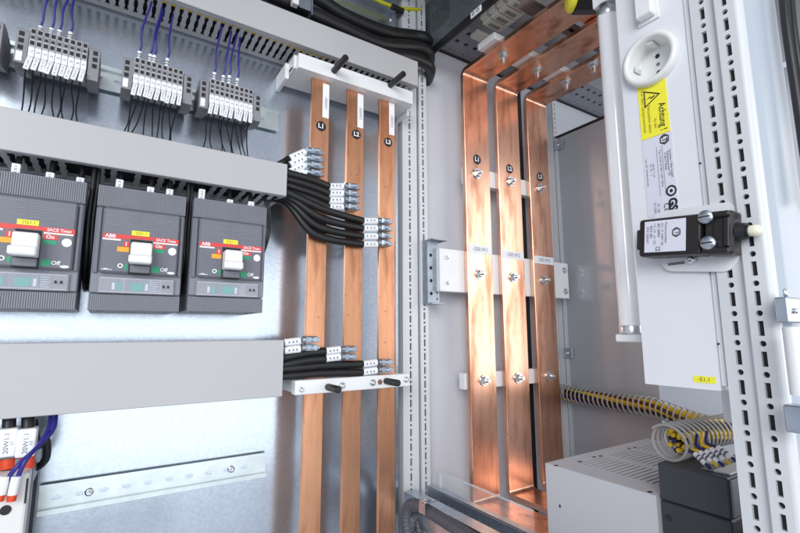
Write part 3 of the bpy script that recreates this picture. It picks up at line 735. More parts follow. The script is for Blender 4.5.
for k, (xa, xb) in enumerate(RX):
    t = thing('bent_busbar', f'broad bent copper busbar marked L{k+1} in the right bay, {["nearest the frame post", "middle of three", "nearest the glossy side panel"][k]}', 'busbar', ((xa+xb)/2, .665, -.32), 'bent copper busbars in the right bay')
    P = bar_path(); n = len(P); b = MB(); vs = []; h = .005; e = .0008
    for i, (y, z) in enumerate(P):
        y0, z0_ = P[max(i-1, 0)]; y1, z1_ = P[min(i+1, n-1)]; d = V((y1-y0, z1_-z0_)).normalized(); nn = V((-d.y, d.x))
        prof = [(xa+e, -h), (xb-e, -h), (xb, -h+e), (xb, h-e), (xb-e, h), (xa+e, h), (xa, h-e), (xa, -h+e)]
        vs += [(x, y+nn.x*o_, z+nn.y*o_) for x, o_ in prof]
    b.add(vs, [[i*8+j, i*8+(j+1) % 8, (i+1)*8+(j+1) % 8, (i+1)*8+j] for i in range(n-1) for j in range(8)])
    b.add(vs[:8], [list(range(8))]); b.add(vs[-8:], [list(range(8))[::-1]]); b.build('bar', CU_R, t)
    cz = A(*ph[k], Y=.66); b = MB(); b.disc((cz.x, .6596, cz.z), (.0105, 0, 0), (0, 0, .0105), 28, 0)
    b.text(f'L{k+1}', (cz.x, .6593, cz.z), (1, 0, 0), (0, 0, 1), .0135, 1, bold=.03); b.build('phase_disc', [INK, WINK], t)
    for q in bolts[k]:
        p = A(*q, Y=.655); b = MB(); hexbolt(b, (p.x, .6598, p.z), (0, -1, 0), .0075, .006, True, .007); b.build('bolt', BOLT, t)
    for q in nuts[k]:
        p = A(*q, Z=.530); b = MB(); hexbolt(b, (p.x, p.y, .5350), (0, 0, -1), .0080, .007, True, .010); b.build('bolt', BOLT, t)
    if k == 2:
        p = A(593, 66, Z=.53); b = MB(); hexbolt(b, (p.x, p.y, .5350), (0, 0, -1), .0085, .007, True, .012); b.build('bolt', BOLT, t)
    p, q = A(*labs[k][0], Y=.6595), A(*labs[k][1], Y=.6595); zc = (p.z+q.z)/2
    b = MB(); b.box(xa+.002, xb-.002, .6593, .6597, zc-.0085, zc+.0085, 0, 0); b.text(['-200.W1', '-200.W2', '-200.W3'][k], ((xa+xb)/2, .6591, zc), (1, 0, 0), (0, 0, 1), .0115, 1)
    b.build('bar_label', [PAPER, INKG], t)

# support bars and parts above the copper arms
t = thing('support_plate', 'white support bar crossing above the bent ends of the right copper bars', 'support plate', (.72, .58, .548), 'white insulating plates behind the right bars')
MB().box(.575, .86, .556, .602, .5465, .560, .0008).build('plate', WPLAST, t)
t = thing('support_plate', 'grey perforated carrier bar crossing above the copper arms near the light', 'support plate', (.72, .47, .55))
b = MB(); hs = [(x, 'r', .012, .004) for x in (.62, .66, .70, .74, .78, .82)]
perf(b, (0, .475, .560), (1, 0, 0), (0, 1, 0), .56, .90, .03, hs, V((0, 0, .003))); b.build('carrier', [ZINC, HOLE], t)
t = thing('copper_link', 'short copper link lying across the copper arms beside the yellow collar', 'busbar', (.72, .42, .55))
b = MB(); b.box(.6, .86, .40, .44, .5465, .5525, .0006); b.build('link', CU_R, t)
# ivory terminal comb on the ceiling
p = A(507, 16, Z=.60); t = thing('ceiling_terminal', 'ivory ribbed terminal block hanging from the cabinet ceiling', 'terminal block', (p.x, p.y, .64))
for k in range(6):
    y = p.y+.035-k*.0215; b = MB(); b.box(p.x-.022, p.x+.026, y-.0098, y+.0098, .600, .66, .0015); b.box(p.x-.030, p.x-.0222, y-.0072, y+.0072, .606, .65, .001)
    b.box(p.x-.012, p.x+.014, y-.004, y+.004, .5992, .601, 0, 1); b.build('terminal', [IVORY, mat('ivory_recess', (.35, .33, .28), .6)] if k == 0 else [IVORY, bpy.data.materials['ivory_recess']], t)
b = MB(); q = A(487, 40, Z=.60); tag(b.box(q.x-.03, q.x+.03, q.y-.004, q.y+.018, .603, .612, .001).build('ceiling_strip', IVORY), 'small pale strip under the ceiling next to the first copper bend', 'strip')
# faceted black knob with yellow collar
p = A(583, -3, Z=.50); t = thing('locking_knob', 'black faceted knob with yellow collar above the copper arms', 'knob', p)
d = V((.80, -.55, -.05)).normalized(); o = p-d*.018
MB().lathe(o, d, [(.00001, -.004), (.018, -.004), (.022, 0), (.022, .005), (.019, .0065), (.00001, .0065)], 30).build('collar', YLAB, t)
b = MB(); b.cyl(o+d*.0068, o+d*.055, .0245, .0225, n=8, smooth=False); b.cyl(o+d*.0551, o+d*.062, .017, .014, n=8, smooth=False); b.build('grip', BLACK, t)

# ------------------------------------------------------------------ acrylic sheets on the partition line
t = thing('acrylic_sheet', 'smoked clear sheet with black lower edge at the top of the partition', 'clear sheet', (.527, .5, .574))
MB().box(.5255, .5285, .20, .705, .5825, .69).build('sheet', SMOKE, t)
MB().box(.524, .530, .20, .7118, .5660, .5823, .001).build('edge_trim', BLACK, t)
p = A(476, 12, X=.522); b = MB(); b.box(.5205, .5237, p.y-.014, p.y+.014, p.z-.006, p.z+.006, .001, 0)
for s in (-.006, .006): b.ring((.5203, p.y+s, p.z), (0, .0035, 0), (0, 0, .0035), .6, 16, 1)
b.build('trim_label', [PAPER, INK], t)
t = thing('acrylic_sheet', 'low clear acrylic sheet standing in front of the right copper bars', 'clear sheet', (.53, .59, -.36))
MB().box(.5285, .5315, .47, .682, -.36, -.2535).build('sheet', CLEAR, t)
b = MB(); b.box(.5282, .5318, .47, .682, -.2533, -.2515); b.box(.5282, .5318, .6822, .684, -.36, -.2515); b.build('polished_edge', CLEARE, t)

# ------------------------------------------------------------------ bottom frame beams and conduit
def ex1(b): b.box(.4560, .478, .16, .69, -.2755, -.2742); b.box(.4560, .4572, .16, .69, -.300, -.2757); b.box(.4574, .478, .16, .688, -.32, -.279)
beam('lower steel beam running toward the front beside the conduit', (.4553, 0, -.292), (0, 1, 0), (0, 0, 1), .16, .69, .03,
     [(0, ('c', .0032, .0032), PT/2, .01, .034)], (.003, 0, 0), 'frame_beam', 'lower frame beams', ex1)
def ex2(b): b.box(.5065, .524, .16, .695, -.2772, -.2755); b.box(.508, .524, .16, .693, -.33, -.279)
beam('second lower steel beam with a row of small holes, under the clear acrylic sheet', (.507, 0, -.294), (0, 1, 0), (0, 0, 1), .16, .695, .034,
     [(0.004, ('r', .0042, .0026), PT/2, .012, .034)], (.003, 0, 0), 'frame_beam', 'lower frame beams', ex2)
for o in C.objects:
    if o.name.startswith('frame_beam') and o.get('group') == 'lower frame beams': o.data.materials[0] = ZINC; o.data.materials[1] = LACQ
def conduit(pts, r, label):
    P = smooth(pts, 40); L = [P[0]]; 
    seg = .0019; acc = 0
    for a_, c_ in zip(P[:-1], P[1:]):
        acc += (c_-a_).length
        if acc >= seg: L.append(c_); acc = 0
    b = MB().tube(L, r, 14, sub=1, rad=lambda i: r*(1.0 if i % 3 else .80)); return tag(b.build('corrugated_conduit', COND), label, 'conduit', 'grey corrugated conduits')
conduit([A(x, y, X=X_) for x, y, X_ in ((411, 590, .440), (408, 540, .440), (406, 518, .440), (409, 506, .441), (417, 505, .442), (430, 512, .443), (448, 523, .443), (470, 537, .443), (505, 560, .443))], .0095, 'front grey corrugated conduit curving along the lower steel beam')
conduit([A(x, y, X=X_) for x, y, X_ in ((424, 590, .462), (421, 548, .462), (419, 528, .461), (416, 518, .458), (412, 520, .448), (410, 545, .447), (412, 590, .446))], .0075, 'short grey corrugated conduit looping down behind the front one')
p = A(428, 508, X=.443); b = MB(); b.box(p.x-.011, p.x+.011, p.y-.008, p.y+.008, p.z+.0098, p.z+.0115, .0005); b.box(p.x-.0116, p.x-.0104, p.y-.008, p.y+.008, p.z-.006, p.z+.0096); b.box(p.x-.006, p.x+.004, p.y-.004, p.y+.004, p.z+.0116, p.z+.0145, .0008)
tag(b.build('conduit_clip', ZINC), 'metal clip on top of the front corrugated conduit', 'clip')
p = A(409, 497, Y=.66)
tag(MB().tube([A(455, 545, Y=.64), A(436, 530, Y=.645), A(428, 528, Y=.64), A(432, 540, Y=.63)], .004, 8).build('cable_tie', WPLAST), 'white loop of wire behind the grey conduits', 'wire')

# ------------------------------------------------------------------ light fitting on the front post
FX = .470
lf = thing('light_fitting', 'white cabinet light fitting with tube and built in socket', 'light fitting', (.49, .23, -.0535))
FY0, FY1, FZ0, FZ1 = .1932, .2618, -.0538, .50
sc = A(648.5, 58.5, X=FX-.006); r = .0278
b = MB(); b.box(FX+.019, FX+.045, FY0, FY1, FZ0, FZ1, .001)
b.box(FX+.0003, FX+.0188, FY0, FY0+.0012, FZ0, FZ1); b.box(FX+.0003, FX+.0188, FY1-.0012, FY1, FZ0, FZ1); b.box(FX+.0003, FX+.0188, FY0+.0013, FY1-.0013, FZ0, FZ0+.0012)
perf(b, (FX, (FY0+FY1)/2, 0), (0, 0, 1), (0, 1, 0), FZ0, FZ1, FY1-FY0-.0006, [(sc.z, 'c', .0265, .0265)], V((.002, 0, 0)), 0, 0, False)
b.build('housing', WHITE, lf)
b = MB(); b.box(FX+.001, FX+.012, .1875, FY0-.0004, FZ0+.004, FZ1, .001); 
for z in (.16, -.012): b.cyl((FX+.001, .1915, z), (FX+.0004, .1915, z), .001, n=8, mi=1)
b.build('side_strip', [WHITE, HOLE], lf)
TC = (.505, .2925)
b = MB(); b.cyl((*TC, .004), (*TC, .393), .0122, n=32); tu = b.build('tube', TUBEM, lf)
b = MB(); b.lathe((*TC, -.0035), (0, 0, 1), [(.0001, 0), (.0124, 0), (.0126, .001), (.0126, .009), (.0123, .0095)], 28); b.build('tube_cap', BOLT, lf)
b = MB(); b.lathe((*TC, .393), (0, 0, 1), [(.0123, -.001), (.0128, 0), (.0128, .014), (.0001, .0142)], 28); b.build('tube_cap', BOLT, lf)
b = MB(); b.box(.4935, .5165, .2625, .3055, -.0125, -.0038, .0012); b.build('tube_holder', WPLAST, lf)
b = MB(); b.box(.4935, .5165, .2625, .3055, .4075, .425, .0012); b.build('tube_holder', WPLAST, lf)
# power socket
b = MB(); b.lathe((FX-.0002, sc.y, sc.z), (-1, 0, 0), [(r+.0012, 0), (r+.0012, .0045), (r+.0002, .0072), (r-.0025, .0082), (r-.0048, .0072), (r-.0060, .004), (r-.0068, -.013), (r-.0078, -.0138), (.0001, -.0138)], 56)
for s_ in (-1, 1): b.box(FX-.0015, FX+.0128, sc.y-.0030, sc.y+.0030, sc.z+s_*.0197-.0012, sc.z+s_*.0197+.0012, .0005)
so = b.build('power_socket', mat('socket_plastic', (.80, .81, .79), .25, 0, 0, 1, coat=.3), lf)
for s_ in (-1, 1): b = MB(); b.cyl((FX+.0134, sc.y, sc.z+s_*.0095), (FX+.0130, sc.y, sc.z+s_*.0095), .0024, n=16); b.build('pin_hole', HOLE, so)
for s_ in (-1, 1): b = MB(); b.box(FX+.001, FX+.0125, sc.y+s_*.0190-.0007, sc.y+s_*.0190+.0007, sc.z-.0025, sc.z+.0025); b.build('earth_contact', BOLT, so)
b = MB(); b.cyl((FX+.0134, sc.y, sc.z), (FX+.0129, sc.y, sc.z), .0018, n=14); b.build('centre_screw', INKG, so)
# light switch at the top
p, q = A(633.5, 0, X=FX-.012), A(651, 11, X=FX-.012)
b = MB(); b.box(FX-.002, FX-.0003, q.y-.003, p.y+.003, q.z-.004, p.z+.05, .0006); b.box(FX-.012, FX-.0021, q.y, p.y, q.z, p.z+.046, .0012); b.build('rocker_switch', WPLAST, lf)
# yellow warning sticker (text turned to read downwards)
DN = V((0, 0, -1)); NR = V((0, -1, 0)); xs = FX-.0006
b = MB(); b.box(xs, FX-.0001, .2152, .2446, .2022, .2635, 0, 0)
def tri(c, s, mi, x):
    c = V((x, c[0], c[1])); return [c+NR*s*.62, c-NR*s*.42+DN*s*.60, c-NR*s*.42-DN*s*.60]
T1 = tri((.2315, .2462), .0165, 1, xs-.0002); T2 = [V(p_) for p_ in T1]; cen = sum(T1, V((0, 0, 0)))/3
T2 = [cen+(p_-cen)*.78 for p_ in T1]
b.add(T1+T2, [[0, 1, 4, 3], [1, 2, 5, 4], [2, 0, 3, 5]], 1)
c0 = V((xs-.0002, .2318, .2462))
def Q(n_, d_): return c0+NR*n_+DN*d_
b.add([Q(.0048, -.0010), Q(.0048, .0006), Q(.0006, .0022), Q(-.0001, .0008)], [[0, 1, 2, 3]], 1)
b.add([Q(.0010, .0018), Q(.0010, .0030), Q(.0002, .0012), Q(-.0004, -.0012)], [[0, 1, 2, 3]], 1)
b.add([Q(.0006, -.0014), Q(-.0002, .0004), Q(-.0050, .0012)], [[0, 1, 2]], 1)
b.text('Achtung !', (xs-.0002, .2212, .2205), DN, NR, .0098, 1, width=.030, bold=.01)
for k, (nn, tx, w_, z_) in enumerate(((.2288, 'Vor dem', .011, .216), (.2345, 'Netzstecker ziehen', .030, .2225), (.2400, 'Vor dem Lampenwechsel', .048, .2335))):
    b.text(tx, (xs-.0002, nn, z_), DN, NR, .0045, 2, width=w_)
b.build('warning_sticker', [YLAB, INK, OLIVE], lf)
# printed type label
b = MB(); b.box(xs+.0001, FX-.0001, .2143, .2446, .1165, .2015, 0, 0)
def PT_(n_, z_): return V((xs-.0002, n_, z_))
for dz, s_ in ((0, 1.), ):
    hx = [(math.cos(a_), math.sin(a_)) for a_ in [i*PI/3 for i in range(6)]]
    O = [PT_(.2215+.0052*y_, .1955+.0058*x_) for x_, y_ in hx]; I = [PT_(.2215+.0052*y_*.76, .1955+.0058*x_*.76) for x_, y_ in hx]
    b.add(O+I, [[i, (i+1) % 6, 6+(i+1) % 6, 6+i] for i in range(6)], 1)
b.text('LTI', (xs-.0002, .2215, .1955), DN, NR, .0070, 1, width=.0075, bold=.03)
for nn, tx, w_, z_ in ((.2170, 'Leuchten + Mini GmbH', .029, .1685), (.2195, 'Industriestrasse 125', .026, .1690), (.2222, 'D 46719 Rheda', .018, .1720), (.2270, 'Typ 12345 67 8W 230V 50Hz', .040, .166), (.2345, 'Gerät 1 x 8', .014, .166), (.2372, 'SL 10 - 1', .012, .167), (.2415, 'nur für Schaltschrank', .03, .165)):
    b.text(tx, (xs-.0002, nn, z_), DN, NR, .0028, 1 if nn < .223 else 2, width=w_)
for nn in (.2245, .2300): b.box(xs-.0003, xs, nn-.0001, nn+.0001, .137, .190, 0, 2)
b.ring(PT_(.2192, .1400), (0, .0052, 0), (0, 0, .0058), .68, 24, 1); b.disc(PT_(.2192, .1400), (0, .0016, 0), (0, 0, .0018), 12, 1)
b.text('GS', (xs-.0002, .2190, .1262), DN, NR, .0110, 1, width=.0125, bold=.05)
b.text('CE', (xs-.0002, .2252, .1240), DN, NR, .0075, 1)
for nn, z_ in ((.2330, .124), (.2365, .126)): b.text('T5 120V', (xs-.0002, nn, z_), DN, NR, .0034, 2)
b.build('type_label', [PAPERL, INK, INKG], lf)
# small yellow designation sticker
p, q = A(693, 375.5, X=FX-.0005), A(716, 384, X=FX-.0005)
b = MB(); b.box(FX-.0005, FX-.0001, q.y, p.y, q.z, p.z, 0, 0); b.text('-E1.1', (FX-.0008, (p.y+q.y)/2, (p.z+q.z)/2), (0, -1, 0), (0, 0, 1), .0052, 1); b.build('designation_label', [YLAB, OLIVE], lf)

# ------------------------------------------------------------------ door limit switch in front of the fitting
SX = .440
c = A(680.5, 235, X=SX); tilt = math.radians(-5.5)
t = thing('limit_switch', 'dark brown door limit switch with white plunger tip on the light fitting', 'limit switch', c)
MM = Matrix.Translation(c) @ Matrix.Rotation(-tilt, 4, 'X')   # local: x depth (front is -x), y along the switch (far = +), z up
def sb(mb, x0, x1, y0, y1, z0, z1, bv=0., mi=0, seg=1): mb.box(x0, x1, y0, y1, z0, z1, bv, mi, MM, seg)
pa, pb = A(634, 238, X=SX), A(726, 232, X=SX); hl = (pa.y-pb.y)/2; hz = .0187
b = MB(); sb(b, .001, .026, -hl*.42, hl, -hz, hz, .003, 0, 2); sb(b, 0, .0015, -hl*.40, hl*.83, -hz*.93, hz*.93, .0006)
sb(b, .004, .024, -hl, -hl*.43, -hz*1.04, hz*1.04, .003, 0, 2); sb(b, .0028, .0040, -hl*.62, -hl*.50, -.006, .008)
sb(b, -.001, .0038, -hl*.97, -hl*.44, hz*.72, hz*.98, .001); sb(b, -.001, .0038, -hl*.97, -hl*.44, -hz*.98, -hz*.72, .001); sb(b, 0, .0038, -hl*.97, -hl*.85, -hz*.7, hz*.7, .001)
sb(b, .0035, .0042, -hl*.95, -hl*.86, -.009, -.006, 0, 1)
sb(b, .004, .022, hl*1.0, hl*1.10, -hz*.6, hz*.5, .002, 0, 2); b.build('housing', [BROWN, HOLE], t)
b = MB(); lb0, lb1 = A(644.5, 235, X=SX), A(686, 235, X=SX); y1 = lb0.y-c.y; y0 = lb1.y-c.y
sb(b, -.0006, -.0001, y0, y1, -.0148, .0155, 0, 0)
def T(s_, y, z, w_, size=.0042, mi=1, vert=True):
    o_ = MM @ V((-.0009, y, z)); b.text(s_, o_, MM.to_3x3() @ V((0, 0, -1)), MM.to_3x3() @ V((0, -1, 0)), size, mi, width=w_)
hx = [(math.cos(a_), math.sin(a_)) for a_ in [i*PI/3 for i in range(6)]]
O = [MM @ V((-.0009, y0+.0080+.0042*y_, .0030+.0048*x_)) for x_, y_ in hx]; I = [MM @ V((-.0009, y0+.0080+.0042*y_*.75, .0030+.0048*x_*.75)) for x_, y_ in hx]
b.add(O+I, [[i, (i+1) % 6, 6+(i+1) % 6, 6+i] for i in range(6)], 1)
T('LTI', y0+.0080, .003, .006, .005)
ww = y1-y0
T('Positionsschalter', y0+ww*.46, .003, .020, .0032, 2); T('AC-15 240V 3A', y0+ww*.55, .002, .022, .0032, 2); T('IEC 60947', y0+ww*.64, .006, .013, .0032); T('13-14  21-22', y0+ww*.74, .003, .020, .0032, 2); T('4315 201', y0+ww*.83, .005, .012, .0034); T('EN 50047', y0+ww*.92, .002, .016, .0032, 2)
T('CE', y0+ww*.66, -.0118, .0045, .006)
b.build('type_plate', [PAPERL, INK, INKG], t)
for px, py in ((705.5, 217), (708, 243)):
    p = A(px, py, X=SX); b = MB(); b.cyl((SX+.003, p.y, p.z), (SX-.0008, p.y, p.z), .0062, n=24); b.lathe((SX-.0008, p.y, p.z), (-1, 0, 0), [(.0062, 0), (.0052, .0016), (.0015, .0022), (.0001, .0022)], 24); b.box(SX-.0032, SX-.0026, p.y-.0048, p.y+.0048, p.z-.0006, p.z+.0006, 0, 1); b.build('screw', [ZINC, HOLE], t)
ce = MM @ V((.014, -hl, .001)); dv = (MM.to_3x3() @ V((0, -1, 0))).normalized()
b = MB(); b.cyl(ce, ce+dv*.0065, .0082, .0070, n=20); b.cyl(ce+dv*.0065, ce+dv*.0085, .0055, n=20); b.build('plunger_collar', BLACK, t)
b = MB(); b.lathe(ce+dv*.0086, dv, [(.0044, 0), (.0050, .003), (.0046, .0065), (.003, .0085), (.0001, .0092)], 20); b.build('plunger_tip', mat('cream_plastic', (.85, .83, .66), .3), t)
# its bracket: a rounded white plate with a slot
t = thing('switch_bracket', 'rounded white bracket plate behind the limit switch', 'bracket', (FX-.003, c.y, c.z))
ya, yb_ = .150, .247; za, zb_ = .108, .062
prof = []
R = .019
Mb = Matrix.Translation(V((0, c.y, c.z))) @ Matrix.Rotation(-tilt*1.25, 4, 'X')
for cy_, cz_, a0 in ((hl*.70, .010, 0), (-hl*.62, .012, 90), (-hl*.62, -.013, 180), (hl*.45, -.013, 270)):
    for i in range(9):
        a_ = math.radians(a0+i*11.25); prof.append((cy_+R*.72*math.cos(a_), cz_+R*math.sin(a_)))
b = MB(); P3 = [Mb @ V((FX-.0052, y, z)) for y, z in prof]; Q3 = [Mb @ V((FX-.0022, y, z)) for y, z in prof]; n = len(P3)
b.add(P3+Q3, [list(range(n)), [n+i for i in range(n)][::-1]]+[[i, (i+1) % n, n+(i+1) % n, n+i] for i in range(n)]); b.build('bracket_plate', WHITE, t)
p0, p1 = A(668, 265, X=FX-.006), A(684, 262, X=FX-.006); b = MB(); b.box(FX-.0058, FX-.0053, p1.y, p0.y, (p0.z+p1.z)/2-.0012, (p0.z+p1.z)/2+.0012); b.build('slot', DEVL, t)
p = A(691, 260, X=FX-.009); b = MB(); b.cyl((FX-.0054, p.y, p.z), (FX-.009, p.y, p.z), .0040, n=18); screw(b, (FX-.009, p.y, p.z), (-1, 0, 0), .0032); b.build('screw', BOLT, t)

# ------------------------------------------------------------------ front post, hinge and seal
fp = thing('frame_post', 'white perforated front frame post nearest the camera at right', 'frame post', (.47, .16, -.47))
def col2(z0, z1, ref, hw): 
    h = []; z = ref
    while z > z0+.02: z -= PT
    while z < z1-.01: h += [(z, 'r', .0062, hw), (z+PT/2, 'c', .0025, .0025)]; z += PT
    return h
zr1 = A(738, 299, X=.467).z; zr2 = A(760, 298, X=.462).z
b = MB(); perf(b, (.4672, .1755, 0), (0, 0, 1), (0, 1, 0), -.47, .56, .0205, col2(-.47, .56, zr1, .0022), V((.004, 0, 0)))
b.add([(.4672, .1858, -.47), (.49, .1875, -.47), (.49, .1875, .56), (.4672, .1858, .56)], [[0, 1, 2, 3]])
b.build('inner_flange', [LACQ, HOLE], fp)
prof = [(.4672, .1652), (.4650, .1648), (.4632, .1640), (.4624, .1628)]
b = MB()
def strip(b, P, z0, z1, sm=True):
    vs = []
    for x, y in P: vs += [(x, y, z0), (x, y, z1)]
    b.add(vs, [[2*i, 2*i+2, 2*i+3, 2*i+1] for i in range(len(P)-1)], 0, sm)
strip(b, prof, -.47, .56)
perf(b, (.4624, .1553, 0), (0, 0, 1), (0, 1, 0), -.47, .56, .0150, col2(-.47, .56, zr2, .0021), V((.004, 0, 0)))
strip(b, [(.4624, .1478), (.4627, .1462), (.4636, .1448), (.465, .1440), (.467, .1436), (.4725, .1436)], -.47, .56)
b.build('outer_flange', [LACQ, HOLE], fp)
b = MB(); strip(b, [(.4727, .1440), (.477, .1432), (.479, .1410), (.482, .140), (.545, .140)], -.47, .56); b.build('shaded_corner', mat('shaded_post_paint', (.43, .48, .54), .4, 0, .06, 1400), fp)  # darker blue-grey puts the shade of this post face into its colour
p = A(787, 20, Y=.128)
b = MB(); b.tube([A(782, -30, Y=.128), A(786, 20, Y=.128), A(796, 90, Y=.128), A(812, 200, Y=.128)], .0042, 14); b.tube([A(789, -30, Y=.124), A(794, 30, Y=.124), A(804, 100, Y=.124), A(816, 200, Y=.124)], .0030, 12)
tag(b.build('door_seal', BLACK), 'black rubber door seal at the upper right edge', 'seal')
p = A(793, 305, Y=.134); t = thing('hinge', 'zinc hinge with screw and white pin cover on the front post', 'hinge', p)
p0, p1 = A(782, 297, Y=.134), A(799, 323, Y=.134)
b = MB(); b.box(p0.x, p1.x+.01, .131, .1395, p1.z, p0.z, .001); b.build('hinge_leaf', ZINC, t)
q = A(784, 293, Y=.134); b = MB(); screw(b, (q.x+.001, .134, q.z), (0, -1, 0), .0036); q = A(794, 311, Y=.131); screw(b, (q.x, .1308, q.z), (0, -1, 0), .0022); b.build('screw', BOLT, t)
q0, q1 = A(797, 327, Y=.125), A(797, 398, Y=.125); b = MB(); b.cyl((q0.x+.003, .129, q0.z), (q0.x+.003, .129, q1.z), .0060, n=24); b.build('pin_cover', WPLAST, t)
q = A(804, 420, Y=.128); b = MB(); b.box(q.x-.003, q.x+.012, .126, .139, q.z-.010, q.z+.010, .001); b.build('lower_leaf', ZINC, t)
# slotted light grey frame piece behind the post, below the fitting
b = MB(); p = A(738, 400, X=.52); b.box(.512, .522, p.y-.014, p.y+.012, A(738, 424, X=.517).z, -.02, .004, 0, None, 3)
tag(b.build('cover_strip', WHITE), 'white rounded cover piece below the light fitting behind the front post', 'cover')

# ------------------------------------------------------------------ power supply with vent slots
t = thing('power_supply', 'light grey metal power supply box with slotted top', 'power supply', (.67, .37, -.30))
bx0, bx1, by0, by1, bz = .5365, .802, .2960, .450, -.1842
b = MB(); 
b.box(bx0, bx1, by0, by1, -.30, bz-.0013)
# slotted top sheet
def topslots(b):
    xs_ = [bx0]; 
    rows = [(bx0+.038, bx0+.098), (bx0+.112, bx0+.172), (bx0+.186, bx0+.246)]
    ny = 16; y0_, y1_ = by0+.008, by1-.020; st = (y1_-y0_)/ny
    z = bz
    b.box(bx0, bx1, y1_, by1, bz-.0012, z); b.box(bx0, bx1, by0, y0_, bz-.0012, z)
    xx = [bx0]+[v_ for r_ in rows for v_ in r_]+[bx1]
    for i in range(0, len(xx), 2): b.box(xx[i], xx[i+1], y0_+.0001, y1_-.0001, bz-.0012, z)
    for xa_, xb_ in rows:
        for k in range(ny):
            b.box(xa_+.0001, xb_-.0001, y0_+k*st+.0022, y0_+k*st+st-.0004, bz-.0012, z-.0001)
            b.box(xa_+.0001, xb_-.0001, y0_+k*st-.0003, y0_+k*st+.0021, bz-.00125, bz-.0008, 0, 1)
topslots(b)
for px, py in ((556, 465.5), (580, 461.5), (594, 457), (600.5, 456), (629, 448.5), (635, 447.5), (650, 492)):
    q = A(px, py, Z=bz); b.disc((q.x, q.y, bz+.0003), (.0035, 0, 0), (0, .0026, 0), 14, 1)
q = A(560, 506, X=bx0); b.disc((bx0-.0003, q.y, q.z), (0, .0016, 0), (0, 0, .0022), 12, 1)
b.build('vented_case', [PSU, HOLE], t)

# ------------------------------------------------------------------ dark controller modules
dx = .540
t = thing('controller', 'dark grey controller unit below the spiral wrapped wires', 'controller', (.58, .26, -.33))
b = MB(); dy0, dy1 = .2238, .2940; zt = -.1482; zs = -.1885
b.box(dx, dx+.11, dy0, dy1, zs+.0006, zt, .0016); b.build('upper_housing', DEV, t)
b = MB(); b.box(dx+.0015, dx+.11, dy0+.0004, dy1, -.33, zs-.0006, .0016); q = A(668, 518, X=dx); b.cyl((dx+.0014, q.y, q.z), (dx+.0008, q.y, q.z), .0036, n=18, mi=1); b.build('lower_housing', [DEV, HOLE], t)
b = MB(); b.box(dx+.002, dx+.108, dy0-.0024, dy0-.0002, zs+.003, zt-.002, .0006); b.build('front_face', DEVL, t)
b = MB(); b.box(dx+.012, dx+.108, dy0+.002, dy0+.018, zt+.0002, zt+.0022, .0006); b.box(dx+.012, dx+.108, dy0+.019, dy0+.030, zt+.0002, zt+.0012, .0004, 1); b.build('terminal_ledge', [PSU, DEVL], t)
t = thing('controller', 'dark grey module standing behind the front post, lower right', 'controller', (.6, .2, -.33))
b = MB(); b.box(dx+.012, dx+.1, dy0-.040, dy0-.004, -.34, -.206, .0016); b.build('housing', DEV, t)

# ------------------------------------------------------------------ spiral wrapped harnesses
def harness(path, r, pitch, band, label, wires, ends=None, n_w=9, wr=.0024, w0=0., fill=.62):
    t = thing('wire_harness', label, 'wire harness', path[0], 'spiral wrapped wire harnesses')
    P = smooth(path, 40)
    L = [0]; 
    for a_, c_ in zip(P[:-1], P[1:]): L.append(L[-1]+(c_-a_).length)
    def at(s_):
        s_ = max(0, min(L[-1]-1e-6, s_))
        for i in range(len(L)-1):
            if L[i+1] >= s_: f = (s_-L[i])/(L[i+1]-L[i]+1e-9); return P[i].lerp(P[i+1], f), (P[i+1]-P[i]).normalized()
    b = MB(); pts = []; turns = L[-1]/pitch; N_ = int(turns*26)
    a_ = None; frames = []
    for i in range(N_+1):
        p_, d_ = at(L[-1]*i/N_)
        if a_ is None: a_ = d_.orthogonal().normalized()
        a_ = (a_-d_*a_.dot(d_)).normalized(); frames.append((p_, d_, a_.copy(), d_.cross(a_)))
    vs = []
    for i, (p_, d_, a1, b1) in enumerate(frames):
        th = 2*PI*turns*i/N_; rd = a1*math.cos(th)+b1*math.sin(th); rr = r*(1+.06*math.sin(i*.013+1))
        for o_, k_ in ((-band/2, r*.96), (-band/2*.6, r*1.05), (band/2*.6, r*1.05), (band/2, r*.96), (0, r*.88)):
            vs.append(p_+d_*o_+rd*k_*rr/r)
    b.add(vs, [[i*5+j, i*5+(j+1) % 5, (i+1)*5+(j+1) % 5, (i+1)*5+j] for i in range(N_) for j in range(5)], 0, True)
    b.build('spiral_wrap', SPIRAL, t)
    for w in range(n_w):
        rr = r*fill*math.sqrt((w+.5)/n_w); ph_ = w*2.4; pl = []
        for i in range(int(N_*w0*(1+.25*math.sin(w*1.9))), N_+1, 10):
            p_, d_, a1, b1 = frames[i]; th = ph_+i*.004; pl.append(p_+(a1*math.cos(th)+b1*math.sin(th))*rr)
        MB().tube(pl, wr, 7, sub=1).build('wire', wires[w % len(wires)], t)
    return t
DBL = mat('dark_blue_sheath', (.012, .012, .10), .4)
BRN = mat('brown_wire_sheath', (.10, .03, .015), .4)
h1 = [A(553, 390, Y=.70), A(562, 393, X=.90), A(590, 398, X=.895), A(622, 403, X=.892), A(655, 408, X=.89), A(680, 416, X=.885), A(705, 424, X=.88), A(740, 430, X=.87)]
harness(h1, .0178, .0112, .0036, 'far spiral wrapped harness of yellow and black wires along the side panel', [YELLOW, YELLOW, DBL, YELLOW, BLACK, YELLOW, BRN], n_w=14, wr=.0036)
h2 = [A(666, 443, Y=.286), A(690, 437, Y=.288), A(715, 431, Y=.289), A(741, 426, Y=.290), A(775, 418, Y=.291)]
harness(h2, .0192, .0118, .0029, 'near spiral wrapped harness of yellow wires lying on the dark controller', [YELLOW, YELLOW, DBL, YELLOW, BLACK, YELLOW], n_w=22, wr=.0027, w0=.10, fill=.80)
